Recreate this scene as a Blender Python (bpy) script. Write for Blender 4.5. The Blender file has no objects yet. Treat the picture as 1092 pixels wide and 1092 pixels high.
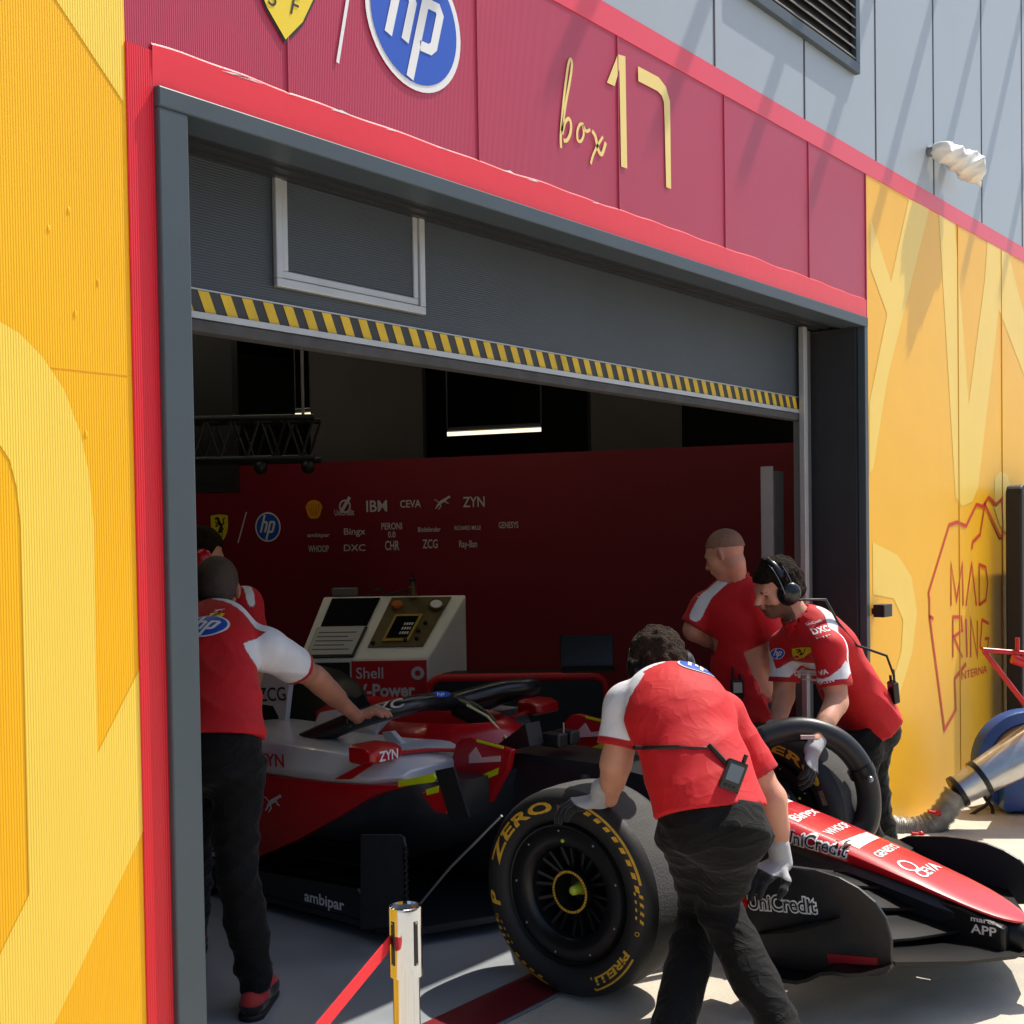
import bpy, bmesh, math, random
import numpy as np
from mathutils import Vector, Matrix
from mathutils.bvhtree import BVHTree
random.seed(7)
scene = bpy.context.scene
COL = scene.collection
PI = math.pi

# ---------------------------------------------------------------- camera
cd = bpy.data.cameras.new('camera'); cam = bpy.data.objects.new('camera', cd); COL.objects.link(cam)
cd.sensor_width = 36.0; cd.lens = 36.0 * 1300 / 1092.0; cd.shift_y = 58.94 / 1092.0
cd.clip_start = 0.05; cd.clip_end = 500
_r = Vector((0.62678348, -0.77904705, -0.01510485)); _u = Vector((0.02837844, 0.00345096, 0.99959129)); _f = Vector((0.77867652, 0.62695597, -0.02427114))
cam.matrix_world = Matrix(((_r.x, _u.x, -_f.x, -1.76214743), (_r.y, _u.y, -_f.y, -2.49748124), (_r.z, _u.z, -_f.z, 1.6), (0, 0, 0, 1)))
scene.camera = cam

# ---------------------------------------------------------------- sky, sun, exposure
SUN = Vector((-0.61, 0.18, -1.0)).normalized()        # the way the light travels
W = bpy.data.worlds.new("World"); scene.world = W; W.use_nodes = True
nt = W.node_tree; nt.nodes.clear()
sky = nt.nodes.new('ShaderNodeTexSky'); sky.sky_type = 'NISHITA'; sky.sun_disc = False
sky.sun_elevation = math.asin(-SUN.z); sky.sun_rotation = math.atan2(-SUN.x, -SUN.y)
sky.air_density = 1.0; sky.dust_density = 1.6; sky.ozone_density = 1.0
bg = nt.nodes.new('ShaderNodeBackground'); bg.inputs['Strength'].default_value = 0.13
wo = nt.nodes.new('ShaderNodeOutputWorld'); nt.links.new(sky.outputs[0], bg.inputs[0]); nt.links.new(bg.outputs[0], wo.inputs[0])
ld = bpy.data.lights.new('sun', 'SUN'); ld.energy = 4.6; ld.angle = math.radians(0.6); ld.color = (1.0, 0.94, 0.84)
sun = bpy.data.objects.new('sun', ld); COL.objects.link(sun); sun.rotation_euler = SUN.to_track_quat('-Z', 'Y').to_euler(); sun.location = (6, -2, 10)
vs = scene.view_settings; vs.view_transform = 'Standard'; vs.look = 'None'; vs.exposure = 0.35; vs.gamma = 1.0
scene.cycles.max_bounces = 8; scene.cycles.diffuse_bounces = 4; scene.cycles.glossy_bounces = 3
scene.cycles.sample_clamp_indirect = 6

# ---------------------------------------------------------------- helpers: tags and materials
def tag(o, label=None, cat=None, group=None, kind=None):
    if label: o['label'] = label
    if cat: o['category'] = cat
    if group: o['group'] = group
    if kind: o['kind'] = kind
    return o
def thing(name, loc, label, cat, group=None):
    o = bpy.data.objects.new(name, None); o.empty_display_size = 0.1; COL.objects.link(o); o.location = loc
    return tag(o, label, cat, group)
def lin(c):
    return tuple(((v / 255) / 12.92 if v / 255 <= 0.04045 else ((v / 255 + 0.055) / 1.055) ** 2.4) for v in c)
def mat(name, rgb, rough=0.5, metal=0.0, noise=None, bump=None, coat=0.0, spec=0.5, rib=None, emit=None, rough_var=0.0, sheen=0.0, crease=None):
    m = bpy.data.materials.new(name); m.use_nodes = True; t = m.node_tree; b = t.nodes['Principled BSDF']; L = t.links.new
    c = lin(rgb) + (1,)
    b.inputs['Base Color'].default_value = c; b.inputs['Roughness'].default_value = rough; b.inputs['Metallic'].default_value = metal
    b.inputs['Specular IOR Level'].default_value = spec
    if coat: b.inputs['Coat Weight'].default_value = coat; b.inputs['Coat Roughness'].default_value = 0.06
    if sheen: b.inputs['Sheen Weight'].default_value = sheen; b.inputs['Sheen Roughness'].default_value = 0.4
    tc = t.nodes.new('ShaderNodeTexCoord')
    if noise:
        n = t.nodes.new('ShaderNodeTexNoise'); n.inputs['Scale'].default_value = noise[0]; n.inputs['Detail'].default_value = 6; n.inputs['Roughness'].default_value = 0.62
        mp = t.nodes.new('ShaderNodeMapping'); mp.inputs['Scale'].default_value = noise[2] if len(noise) > 2 else (1, 1, 1)
        L(tc.outputs['Object'], mp.inputs[0]); L(mp.outputs[0], n.inputs['Vector'])
        r = t.nodes.new('ShaderNodeMapRange'); r.inputs[1].default_value = 0.3; r.inputs[2].default_value = 0.7
        r.inputs[3].default_value = 1 - noise[1]; r.inputs[4].default_value = 1 + noise[1]; L(n.outputs[0], r.inputs[0])
        mx = t.nodes.new('ShaderNodeMix'); mx.data_type = 'RGBA'; mx.blend_type = 'MULTIPLY'; mx.inputs[0].default_value = 1
        mx.inputs[6].default_value = c; L(r.outputs[0], mx.inputs[7]); L(mx.outputs[2], b.inputs['Base Color'])
        if rough_var:
            r2 = t.nodes.new('ShaderNodeMapRange'); r2.inputs[1].default_value = 0.3; r2.inputs[2].default_value = 0.7
            r2.inputs[3].default_value = max(0.02, rough - rough_var); r2.inputs[4].default_value = min(1, rough + rough_var)
            L(n.outputs[0], r2.inputs[0]); L(r2.outputs[0], b.inputs['Roughness'])
    last = None
    if rib:
        w = t.nodes.new('ShaderNodeTexWave'); w.wave_type = 'BANDS'; w.bands_direction = rib[1]; w.inputs['Scale'].default_value = 2 * PI / (20 * rib[0])
        L(tc.outputs['Object'], w.inputs['Vector'])
        bp = t.nodes.new('ShaderNodeBump'); bp.inputs['Strength'].default_value = 1.0; bp.inputs['Distance'].default_value = rib[2]
        L(w.outputs['Fac'], bp.inputs['Height']); last = bp
    if bump:
        n2 = t.nodes.new('ShaderNodeTexNoise'); n2.inputs['Scale'].default_value = bump[0]; n2.inputs['Detail'].default_value = 5
        L(tc.outputs['Object'], n2.inputs['Vector'])
        b2 = t.nodes.new('ShaderNodeBump'); b2.inputs['Strength'].default_value = bump[1]; b2.inputs['Distance'].default_value = 0.02
        L(n2.outputs[0], b2.inputs['Height'])
        if last: L(last.outputs[0], b2.inputs['Normal'])
        last = b2
    if crease: last = creases(t, tc, crease, last)
    if last: L(last.outputs[0], b.inputs['Normal'])
    if emit:
        b.inputs['Emission Color'].default_value = c; b.inputs['Emission Strength'].default_value = emit
    return m
def creases(t, tc, c, last=None):
    """soft cloth folds and sharper creases as bump: c = (scale, stretch, depth)"""
    for sc, k, rot in ((c[0], 1.0, 0.5), (c[0] * 2.3, 0.45, -0.7)):
        mp = t.nodes.new('ShaderNodeMapping'); mp.inputs['Scale'].default_value = c[1]; mp.inputs['Rotation'].default_value = (rot, 0.4 * rot, 0.3)
        t.links.new(tc.outputs['Object'], mp.inputs[0])
        n = t.nodes.new('ShaderNodeTexNoise'); n.inputs['Scale'].default_value = sc; n.inputs['Detail'].default_value = 2.5; n.inputs['Distortion'].default_value = 0.9; t.links.new(mp.outputs[0], n.inputs['Vector'])
        m1 = t.nodes.new('ShaderNodeMath'); m1.operation = 'SUBTRACT'; m1.inputs[1].default_value = 0.5; t.links.new(n.outputs[0], m1.inputs[0])
        m2 = t.nodes.new('ShaderNodeMath'); m2.operation = 'ABSOLUTE'; t.links.new(m1.outputs[0], m2.inputs[0])
        m3 = t.nodes.new('ShaderNodeMath'); m3.operation = 'POWER'; m3.inputs[1].default_value = 0.7; t.links.new(m2.outputs[0], m3.inputs[0])
        bp = t.nodes.new('ShaderNodeBump'); bp.inputs['Strength'].default_value = 0.8; bp.inputs['Distance'].default_value = c[2] * k; bp.invert = True
        t.links.new(m3.outputs[0], bp.inputs['Height'])
        if last: t.links.new(last.outputs[0], bp.inputs['Normal'])
        last = bp
    return last
def mat_panels(name, base, layers, rough=0.8, bump=None, sheen=0.25, fine=None, noise=0.06, crease=None):
    """cloth: base colour, other colours where a stored field is above zero"""
    m = mat(name, base, rough, bump=bump, sheen=sheen); t = m.node_tree; b = t.nodes['Principled BSDF']; L = t.links.new
    col = None
    rgb = t.nodes.new('ShaderNodeRGB'); rgb.outputs[0].default_value = lin(base) + (1,); col = rgb.outputs[0]
    for attr, c in layers:
        a = t.nodes.new('ShaderNodeAttribute'); a.attribute_name = attr
        g = t.nodes.new('ShaderNodeMapRange'); g.inputs[1].default_value = -0.0012; g.inputs[2].default_value = 0.0012; L(a.outputs['Fac'], g.inputs[0])
        mx = t.nodes.new('ShaderNodeMix'); mx.data_type = 'RGBA'; L(g.outputs[0], mx.inputs[0]); L(col, mx.inputs[6]); mx.inputs[7].default_value = lin(c) + (1,)
        col = mx.outputs[2]
    tc = t.nodes.new('ShaderNodeTexCoord'); n = t.nodes.new('ShaderNodeTexNoise'); n.inputs['Scale'].default_value = 9; n.inputs['Detail'].default_value = 5
    L(tc.outputs['Object'], n.inputs['Vector'])
    r = t.nodes.new('ShaderNodeMapRange'); r.inputs[1].default_value = 0.3; r.inputs[2].default_value = 0.7; r.inputs[3].default_value = 1 - noise; r.inputs[4].default_value = 1 + noise
    L(n.outputs[0], r.inputs[0])
    mx = t.nodes.new('ShaderNodeMix'); mx.data_type = 'RGBA'; mx.blend_type = 'MULTIPLY'; mx.inputs[0].default_value = 1; L(col, mx.inputs[6]); L(r.outputs[0], mx.inputs[7])
    L(mx.outputs[2], b.inputs['Base Color'])
    if crease: L(creases(t, tc, crease).outputs[0], b.inputs['Normal'])
    return m

# ---------------------------------------------------------------- helpers: meshes
class MB:
    def __init__(s): s.v = []; s.f = []; s.m = []
    def add(s, vs, fs, mi=0):
        o = len(s.v); s.v += [tuple(v) for v in vs]; s.f += [tuple(i + o for i in f) for f in fs]; s.m += [mi] * len(fs); return s
    def box(s, lo, hi, mi=0):
        x0, y0, z0 = lo; x1, y1, z1 = hi
        return s.add([(x0,y0,z0),(x1,y0,z0),(x1,y1,z0),(x0,y1,z0),(x0,y0,z1),(x1,y0,z1),(x1,y1,z1),(x0,y1,z1)],
                     [(3,2,1,0),(4,5,6,7),(0,1,5,4),(1,2,6,5),(2,3,7,6),(3,0,4,7)], mi)
    def obox(s, c, ax, ay, az, mi=0):
        c, ax, ay, az = map(Vector, (c, ax, ay, az)); vs = []
        for k in (-1, 1):
            for (i, j) in ((-1,-1),(1,-1),(1,1),(-1,1)): vs.append(c + ax * i + ay * j + az * k)
        return s.add(vs, [(3,2,1,0),(4,5,6,7),(0,1,5,4),(1,2,6,5),(2,3,7,6),(3,0,4,7)], mi)
    def prism(s, pts, ext, mi=0):
        pts = [Vector(p) for p in pts]; e = Vector(ext); n = len(pts)
        nn = sum(((pts[i]).cross(pts[(i + 1) % n]) for i in range(n)), Vector())
        if nn.dot(e) < 0: pts.reverse()
        return s.add(pts + [p + e for p in pts], [tuple(range(n))[::-1], tuple(range(n, 2 * n))] + [(i, (i + 1) % n, n + (i + 1) % n, n + i) for i in range(n)], mi)
    def tube(s, path, r, n=10, mi=0, caps=True, flat=None):
        P = [Vector(p) for p in path]; k = len(P); R = [r] * k if not hasattr(r, '__len__') else list(r)
        tan = [(P[min(i + 1, k - 1)] - P[max(i - 1, 0)]).normalized() for i in range(k)]
        a = tan[0].orthogonal().normalized(); rings = []; vs = []
        for i in range(k):
            a = (a - tan[i] * a.dot(tan[i])).normalized(); b = tan[i].cross(a)
            for j in range(n):
                an = 2 * PI * j / n; d = a * math.cos(an) + b * math.sin(an)
                if flat: fd = Vector(flat[0]).normalized(); d = d + fd * (d.dot(fd) * (flat[1] - 1))
                vs.append(P[i] + d * R[i])
        fs = [(i * n + j, i * n + (j + 1) % n, (i + 1) * n + (j + 1) % n, (i + 1) * n + j) for i in range(k - 1) for j in range(n)]
        if caps: fs += [tuple(range(n))[::-1], tuple(range((k - 1) * n, k * n))]
        return s.add(vs, fs, mi)
    def lathe(s, c, axis, prof, n=48, mi=0, closed=False):
        """prof: (distance along axis, radius)"""
        c = Vector(c); ax = Vector(axis).normalized(); a = Vector((0, 0, 1)) if abs(ax.z) < 0.9 else Vector((1, 0, 0))
        a = (a - ax * a.dot(ax)).normalized(); b = ax.cross(a); vs = []; k = len(prof)
        for (h, r) in prof:
            for j in range(n):
                an = 2 * PI * j / n; vs.append(c + ax * h + (a * math.cos(an) + b * math.sin(an)) * r)
        rng = range(k) if closed else range(k - 1)
        fs = [(i * n + j, i * n + (j + 1) % n, ((i + 1) % k) * n + (j + 1) % n, ((i + 1) % k) * n + j) for i in rng for j in range(n)]
        return s.add(vs, fs, mi)
    def loft(s, rings, mi=0, caps=True, closed=True):
        n = len(rings[0]); vs = [v for r in rings for v in r]; k = len(rings)
        fs = [(i * n + j, i * n + (j + 1) % n, (i + 1) * n + (j + 1) % n, (i + 1) * n + j) for i in range(k - 1) for j in range(n if closed else n - 1)]
        if caps: fs += [tuple(range(n))[::-1], tuple(range((k - 1) * n, k * n))]
        return s.add(vs, fs, mi)
    def sphere(s, c, r, n=14, mi=0, scale=(1, 1, 1)):
        c = Vector(c); vs = []; m = n // 2
        for i in range(m + 1):
            th = PI * i / m
            for j in range(n):
                ph = 2 * PI * j / n; vs.append(c + Vector((r * scale[0] * math.sin(th) * math.cos(ph), r * scale[1] * math.sin(th) * math.sin(ph), r * scale[2] * math.cos(th))))
        return s.add(vs, [(i * n + j, (i + 1) * n + j, (i + 1) * n + (j + 1) % n, i * n + (j + 1) % n) for i in range(m) for j in range(n)], mi)
    def build(s, name, mats, parent=None, smooth=None, bevel=None, subsurf=0, fixn=True):
        me = bpy.data.meshes.new(name); me.from_pydata(s.v, [], s.f)
        mats = mats if isinstance(mats, (list, tuple)) else [mats]
        for m in mats: me.materials.append(m)
        if len(mats) > 1: me.polygons.foreach_set('material_index', s.m)
        me.validate(); me.update()
        if fixn:
            bm = bmesh.new(); bm.from_mesh(me); bmesh.ops.recalc_face_normals(bm, faces=bm.faces); bm.to_mesh(me); bm.free()
        return link(name, me, parent, smooth, bevel, subsurf)
def link(name, me, parent=None, smooth=None, bevel=None, subsurf=0):
    o = bpy.data.objects.new(name, me); COL.objects.link(o)
    if parent is not None:
        o.parent = parent; o.matrix_parent_inverse = world_of(parent).inverted()
    if smooth is not None:
        me.polygons.foreach_set('use_smooth', [True] * len(me.polygons))
        if smooth < 180: me.set_sharp_from_angle(angle=math.radians(smooth))
    if bevel:
        b = o.modifiers.new('bevel', 'BEVEL'); b.width = bevel; b.segments = 2; b.limit_method = 'ANGLE'; b.angle_limit = math.radians(35); b.harden_normals = False
    if subsurf:
        q = o.modifiers.new('subd', 'SUBSURF'); q.levels = subsurf; q.render_levels = subsurf
    return o
def world_of(o):
    m = Matrix.LocRotScale(o.location, o.rotation_euler, o.scale)
    return world_of(o.parent) @ o.matrix_parent_inverse @ m if o.parent else m
def copy_tree(o, off=None, parent=None):
    c = o.copy(); COL.objects.link(c)
    if parent is not None:
        inv = o.matrix_parent_inverse.copy(); c.parent = parent; c.matrix_parent_inverse = inv
    if off is not None: c.location = c.location + Vector(off)
    for ch in list(o.children): copy_tree(ch, None, c)
    return c

# ---------------------------------------------------------------- helpers: flat shapes and lettering (2D) put on surfaces
def spline(pts, n=8, closed=False):
    P = [Vector(p) for p in pts]; k = len(P); out = []
    for i in range(k if closed else k - 1):
        if closed: a, b, c, d = P[(i - 1) % k], P[i], P[(i + 1) % k], P[(i + 2) % k]
        else: a, b, c, d = P[max(i - 1, 0)], P[i], P[i + 1], P[min(i + 2, k - 1)]
        for j in range(n):
            t = j / n
            out.append(0.5 * ((2 * b) + (c - a) * t + (2 * a - 5 * b + 4 * c - d) * t * t + (3 * b - a - 3 * c + d) * t ** 3))
    if not closed: out.append(P[-1])
    return out
def stroke(pts, w, closed=False):
    """thick 2D polyline as quads; w may vary"""
    P = [Vector((p[0], p[1])) for p in pts]; k = len(P); Wd = [w] * k if not hasattr(w, '__len__') else w; vs = []
    for i in range(k):
        if closed: a, c = P[(i - 1) % k], P[(i + 1) % k]
        else: a, c = P[max(i - 1, 0)], P[min(i + 1, k - 1)]
        d1 = (P[i] - a).normalized() if (P[i] - a).length > 1e-9 else None; d2 = (c - P[i]).normalized() if (c - P[i]).length > 1e-9 else None
        if d1 is None: d1 = d2
        if d2 is None: d2 = d1
        t = (d1 + d2); t = t.normalized() if t.length > 1e-6 else d1
        nrm = Vector((-t.y, t.x)); sc = 1 / max(0.45, abs(nrm.dot(Vector((-d1.y, d1.x)))))
        vs += [P[i] + nrm * (Wd[i] / 2 * sc), P[i] - nrm * (Wd[i] / 2 * sc)]
    fs = [(2 * i, 2 * i + 1, (2 * i + 3) % (2 * k), (2 * i + 2) % (2 * k)) for i in range(k if closed else k - 1)]
    return vs, fs
def poly2(pts): return [Vector((p[0], p[1])) for p in pts], [tuple(range(len(pts)))]
def ring2(c, r0, r1, n=40, sx=1, sy=1):
    vs = []
    for i in range(n):
        a = 2 * PI * i / n; vs += [Vector((c[0] + r0 * sx * math.cos(a), c[1] + r0 * sy * math.sin(a))), Vector((c[0] + r1 * sx * math.cos(a), c[1] + r1 * sy * math.sin(a)))]
    return vs, [(2 * i, 2 * i + 1, (2 * i + 3) % (2 * n), (2 * i + 2) % (2 * n)) for i in range(n)]
def disc2(c, r, n=36, sx=1, sy=1, rings=3):
    vs = [Vector(c)]; fs = []
    for k in range(1, rings + 1):
        for i in range(n):
            a = 2 * PI * i / n; vs.append(Vector((c[0] + r * k / rings * sx * math.cos(a), c[1] + r * k / rings * sy * math.sin(a))))
    fs += [(0, 1 + i, 1 + (i + 1) % n) for i in range(n)]
    for k in range(rings - 1):
        fs += [(1 + k * n + i, 1 + (k + 1) * n + i, 1 + (k + 1) * n + (i + 1) % n, 1 + k * n + (i + 1) % n) for i in range(n)]
    return vs, fs
_tc = {}
def text2(s, bold=0.0, shear=0.0, res=3, space=1.0):
    """outline of a word, scaled to unit height of a capital; returns verts, faces, width"""
    k = (s, bold, shear, space)
    if k not in _tc:
        c = bpy.data.curves.new('t', 'FONT'); c.body = s; c.offset = bold; c.shear = shear; c.resolution_u = res; c.space_character = space
        o = bpy.data.objects.new('t', c); COL.objects.link(o); dg = bpy.context.evaluated_depsgraph_get(); me = bpy.data.meshes.new_from_object(o.evaluated_get(dg))
        vs = [Vector((v.co.x, v.co.y)) for v in me.vertices]; fs = [tuple(p.vertices) for p in me.polygons]
        bpy.data.objects.remove(o); bpy.data.curves.remove(c); bpy.data.meshes.remove(me)
        x0 = min(v.x for v in vs); x1 = max(v.x for v in vs)
        _tc[k] = ([Vector(((v.x - x0) / 0.7, v.y / 0.7)) for v in vs], fs, (x1 - x0) / 0.7)
    return _tc[k]
def fit(s, w, h, **kw):
    """word scaled to width w and capital height h"""
    vs, fs, tw = text2(s, **kw); return [Vector((v.x * w / tw, v.y * h)) for v in vs], fs
def at2(shape, dx=0, dy=0, sx=1, sy=1, rot=0):
    c, s = math.cos(rot), math.sin(rot)
    return [Vector((dx + (v.x * c * sx - v.y * s * sy), dy + (v.x * s * sx + v.y * c * sy))) for v in shape[0]], shape[1]
class Flat:
    """collects 2D shapes with a material slot and maps them through fn(x, y) -> 3D"""
    def __init__(s): s.items = []
    def add(s, shape, mi=0, lift=0.0): s.items.append((shape, mi, lift)); return s
    def to(s, fn):
        mb = MB()
        for (vs, fs), mi, lift in s.items: mb.add([fn(v.x, v.y, lift) for v in vs], fs, mi)
        return mb
def plane_fn(o, u, v, n):
    o, u, v, n = Vector(o), Vector(u).normalized(), Vector(v), Vector(n).normalized()
    v = (v - u * v.dot(u)).normalized()
    return lambda x, y, l=0: o + u * x + v * y + n * l
def drape_fn(tree, o, u, v, n, reach=0.35, lift0=0.003):
    base = plane_fn(o, u, v, n); n = Vector(n).normalized()
    def fn(x, y, l=0):
        p = base(x, y, 0); h = tree.ray_cast(p + n * reach, -n, reach * 2.2)
        q = h[0] if h[0] is not None else p
        return q + n * (lift0 + l)
    return fn
def tri_subdiv(shape, maxlen):
    """split the faces of a 2D shape until edges are short, so that it can follow a curved surface"""
    bm = bmesh.new(); vs = [bm.verts.new((v.x, v.y, 0)) for v in shape[0]]
    for f in shape[1]:
        try: bm.faces.new([vs[i] for i in f])
        except ValueError: pass
    bmesh.ops.triangulate(bm, faces=bm.faces)
    for _ in range(6):
        es = [e for e in bm.edges if e.calc_length() > maxlen]
        if not es: break
        bmesh.ops.subdivide_edges(bm, edges=es, cuts=1); bmesh.ops.triangulate(bm, faces=[f for f in bm.faces if len(f.verts) > 3])
    bm.verts.index_update(); r = ([Vector((v.co.x, v.co.y)) for v in bm.verts], [tuple(v.index for v in f.verts) for f in bm.faces]); bm.free(); return r
# emblems, unit size about 1
def hp_shapes(F, R=1.0, blue=0, white=1, sub=None, ring=True, sy=1.0):
    q = (lambda s: tri_subdiv(s, sub)) if sub else (lambda s: s)
    if ring: F.add(q(disc2((0, 0), R, 48, 1, sy)), white, 0.0)
    F.add(q(disc2((0, 0), R * 0.9, 48, 1, sy)), blue, 0.0015)
    k = 0.3
    def sk(pts, w): return q(stroke([((x + y * k) * R, y * R * sy) for x, y in pts], w * R))
    F.add(sk([(-0.46, -0.36), (-0.46, 0.82)], 0.15), white, 0.003)
    F.add(sk([(-0.46, 0.33), (-0.20, 0.33), (-0.12, 0.24), (-0.12, -0.36)], 0.15), white, 0.003)
    F.add(sk([(0.12, -0.86), (0.12, 0.33), (0.38, 0.33), (0.46, 0.24), (0.46, -0.26), (0.40, -0.33), (0.19, -0.33)], 0.15), white, 0.003)
def shield_pts(s=1.0): return [(-0.5*s, 0.62*s), (0, 0.68*s), (0.5*s, 0.62*s), (0.5*s, 0.1*s), (0.42*s, -0.2*s), (0.25*s, -0.48*s), (0, -0.72*s), (-0.25*s, -0.48*s), (-0.42*s, -0.2*s), (-0.5*s, 0.1*s)]
HORSE = [[(-0.02, -0.42), (0.04, -0.2), (0.12, -0.08), (0.05, 0.08), (-0.03, 0.2), (-0.06, 0.34), (-0.15, 0.42)],
         [(-0.15, 0.42), (-0.26, 0.34)], [(0.02, 0.12), (-0.16, 0.12), (-0.24, 0.2)], [(-0.02, 0.05), (-0.2, -0.02), (-0.16, -0.1)],
         [(0.1, -0.08), (0.2, -0.2), (0.1, -0.34), (0.18, -0.42)], [(0.12, 0.02), (0.26, 0.1), (0.22, 0.3), (0.32, 0.42)]]
HW = [0.14, 0.09, 0.06, 0.06, 0.08, 0.07]
def shield_shapes(F, s=1.0, yellow=0, black=1, sub=None):
    q = (lambda a: tri_subdiv(a, sub)) if sub else (lambda a: a)
    F.add(q(poly2(shield_pts(s * 1.06))), black, 0.0); F.add(q(poly2(shield_pts(s))), yellow, 0.0015)
    for h, w in zip(HORSE, HW): F.add(q(stroke([(x * s, y * s * 0.85 + 0.16 * s) for x, y in h], w * s)), black, 0.003)
    F.add(q(at2(fit('S', 0.15 * s, 0.2 * s, shear=0.3), -0.24 * s, -0.45 * s)), black, 0.003); F.add(q(at2(fit('F', 0.15 * s, 0.2 * s, shear=0.3), 0.07 * s, -0.45 * s)), black, 0.003)
def cat_shapes(F, s=1.0, mi=0, lift=0.0, sub=None):     # a leaping cat
    q = (lambda a: tri_subdiv(a, sub)) if sub else (lambda a: a)
    for pts, w in (([(-0.5, -0.45), (-0.32, -0.2), (-0.1, -0.02), (0.15, 0.1), (0.35, 0.25)], [0.06, 0.13, 0.2, 0.2, 0.1]), ([(0.3, 0.2), (0.5, 0.32), (0.58, 0.26)], [0.14, 0.12, 0.04]),
                   ([(0.18, 0.08), (0.32, -0.08), (0.46, -0.12)], [0.12, 0.07, 0.04]), ([(-0.2, -0.1), (-0.12, -0.3), (-0.3, -0.5)], [0.13, 0.08, 0.05]), ([(-0.25, -0.06), (-0.45, 0.12), (-0.62, 0.14)], [0.06, 0.05, 0.02])):
        F.add(q(stroke([(x * s, y * s) for x, y in pts], [a * s for a in w])), mi, lift)

# ================================================================= SETTING
M = {}
M['concrete'] = mat('sunlit concrete', (196, 188, 172), 0.85, noise=(2.2, 0.16), bump=(60, 0.12), rib=(0.012, 'X', 0.0012))
M['garage_floor'] = mat('grey garage paint', (150, 155, 160), 0.38, noise=(1.7, 0.12), bump=(30, 0.03), rough_var=0.12)
M['floor_red'] = mat('dull red floor paint', (120, 30, 38), 0.4, noise=(3, 0.2))
M['yellow'] = mat('yellow wall film', (255, 188, 12), 0.42, noise=(1.1, 0.07, (1, 1, .35)), rib=(0.0062, 'X', 0.0005), spec=0.4)
M['yellow2'] = mat('pale yellow wall film', (255, 216, 84), 0.42, noise=(1.1, 0.07, (1, 1, .35)), rib=(0.0062, 'X', 0.0005), spec=0.4)
M['yellow_flat'] = mat('yellow wall film smooth', (246, 184, 28), 0.38, noise=(0.9, 0.05), bump=(5, 0.03), spec=0.4)
M['yellow2_flat'] = mat('pale yellow wall film smooth', (246, 208, 92), 0.38, noise=(0.9, 0.05), bump=(5, 0.03), spec=0.4)
M['crimson'] = mat('crimson wall film', (180, 48, 76), 0.36, noise=(0.8, 0.05), bump=(7, 0.03), rib=(0.0062, 'X', 0.0006), spec=0.55)
M['red_trim'] = mat('bright red film', (232, 50, 62), 0.36, noise=(1.2, 0.05), bump=(16, 0.05), spec=0.5)
M['red_rib'] = mat('bright red ribbed film', (222, 30, 46), 0.4, noise=(1.2, 0.05), rib=(0.0062, 'X', 0.0006))
M['cladding'] = mat('grey metal cladding', (160, 170, 178), 0.4, noise=(0.7, 0.04, (1, 1, 0.3)), bump=(4, 0.02), spec=0.5)
M['seam'] = mat('dark joint', (60, 55, 60), 0.7)
M['frame_grey'] = mat('slate grey coated steel', (62, 74, 82), 0.45, noise=(2.5, 0.08), bump=(40, 0.02))
M['frame_dark'] = mat('dark steel', (40, 42, 46), 0.5, noise=(3, 0.15))
M['door_grey'] = mat('ribbed anthracite door', (56, 64, 72), 0.5, noise=(1.6, 0.14), rib=(0.0075, 'Z', 0.0008), bump=(30, 0.02))
M['alu'] = mat('pale aluminium', (176, 178, 180), 0.4, 0.35, noise=(6, 0.08))
M['alu_dull'] = mat('dull aluminium', (120, 121, 122), 0.5, 0.4, noise=(5, 0.12))
M['rubber'] = mat('grey dusty rubber', (70, 70, 72), 0.85, noise=(12, 0.25))
M['haz_y'] = mat('hazard yellow', (214, 178, 40), 0.6, noise=(9, 0.15))
M['haz_k'] = mat('hazard black', (52, 52, 54), 0.6, noise=(9, 0.2))
M['white'] = mat('white vinyl', (232, 232, 232), 0.45)
M['cream'] = mat('cream vinyl', (240, 214, 130), 0.45)
M['blue_logo'] = mat('logo blue', (34, 84, 190), 0.4)
M['yellow_logo'] = mat('logo yellow', (238, 208, 40), 0.4)
M['black'] = mat('black', (16, 16, 17), 0.5)
M['ink'] = mat('logo black', (20, 18, 18), 0.5)
M['dark_wall'] = mat('dark interior paint', (34, 32, 33), 0.8, noise=(0.8, 0.2))
M['pillar'] = mat('grey pillar', (84, 80, 80), 0.85, noise=(1.5, 0.1))
M['red_panel'] = mat('deep red panel', (124, 8, 32), 0.6, noise=(0.5, 0.06))
M['lamp_far'] = mat('far lamp tube', (255, 240, 205), 0.5, emit=1.1)
M['lamp'] = mat('lamp tube', (255, 244, 214), 0.5, emit=18)  # strong glow for the unseen fill tubes added behind the door header
M['logo_grey'] = mat('pale print', (210, 205, 205), 0.6)
M['logo_red'] = mat('red line print', (206, 52, 30), 0.5)

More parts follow.
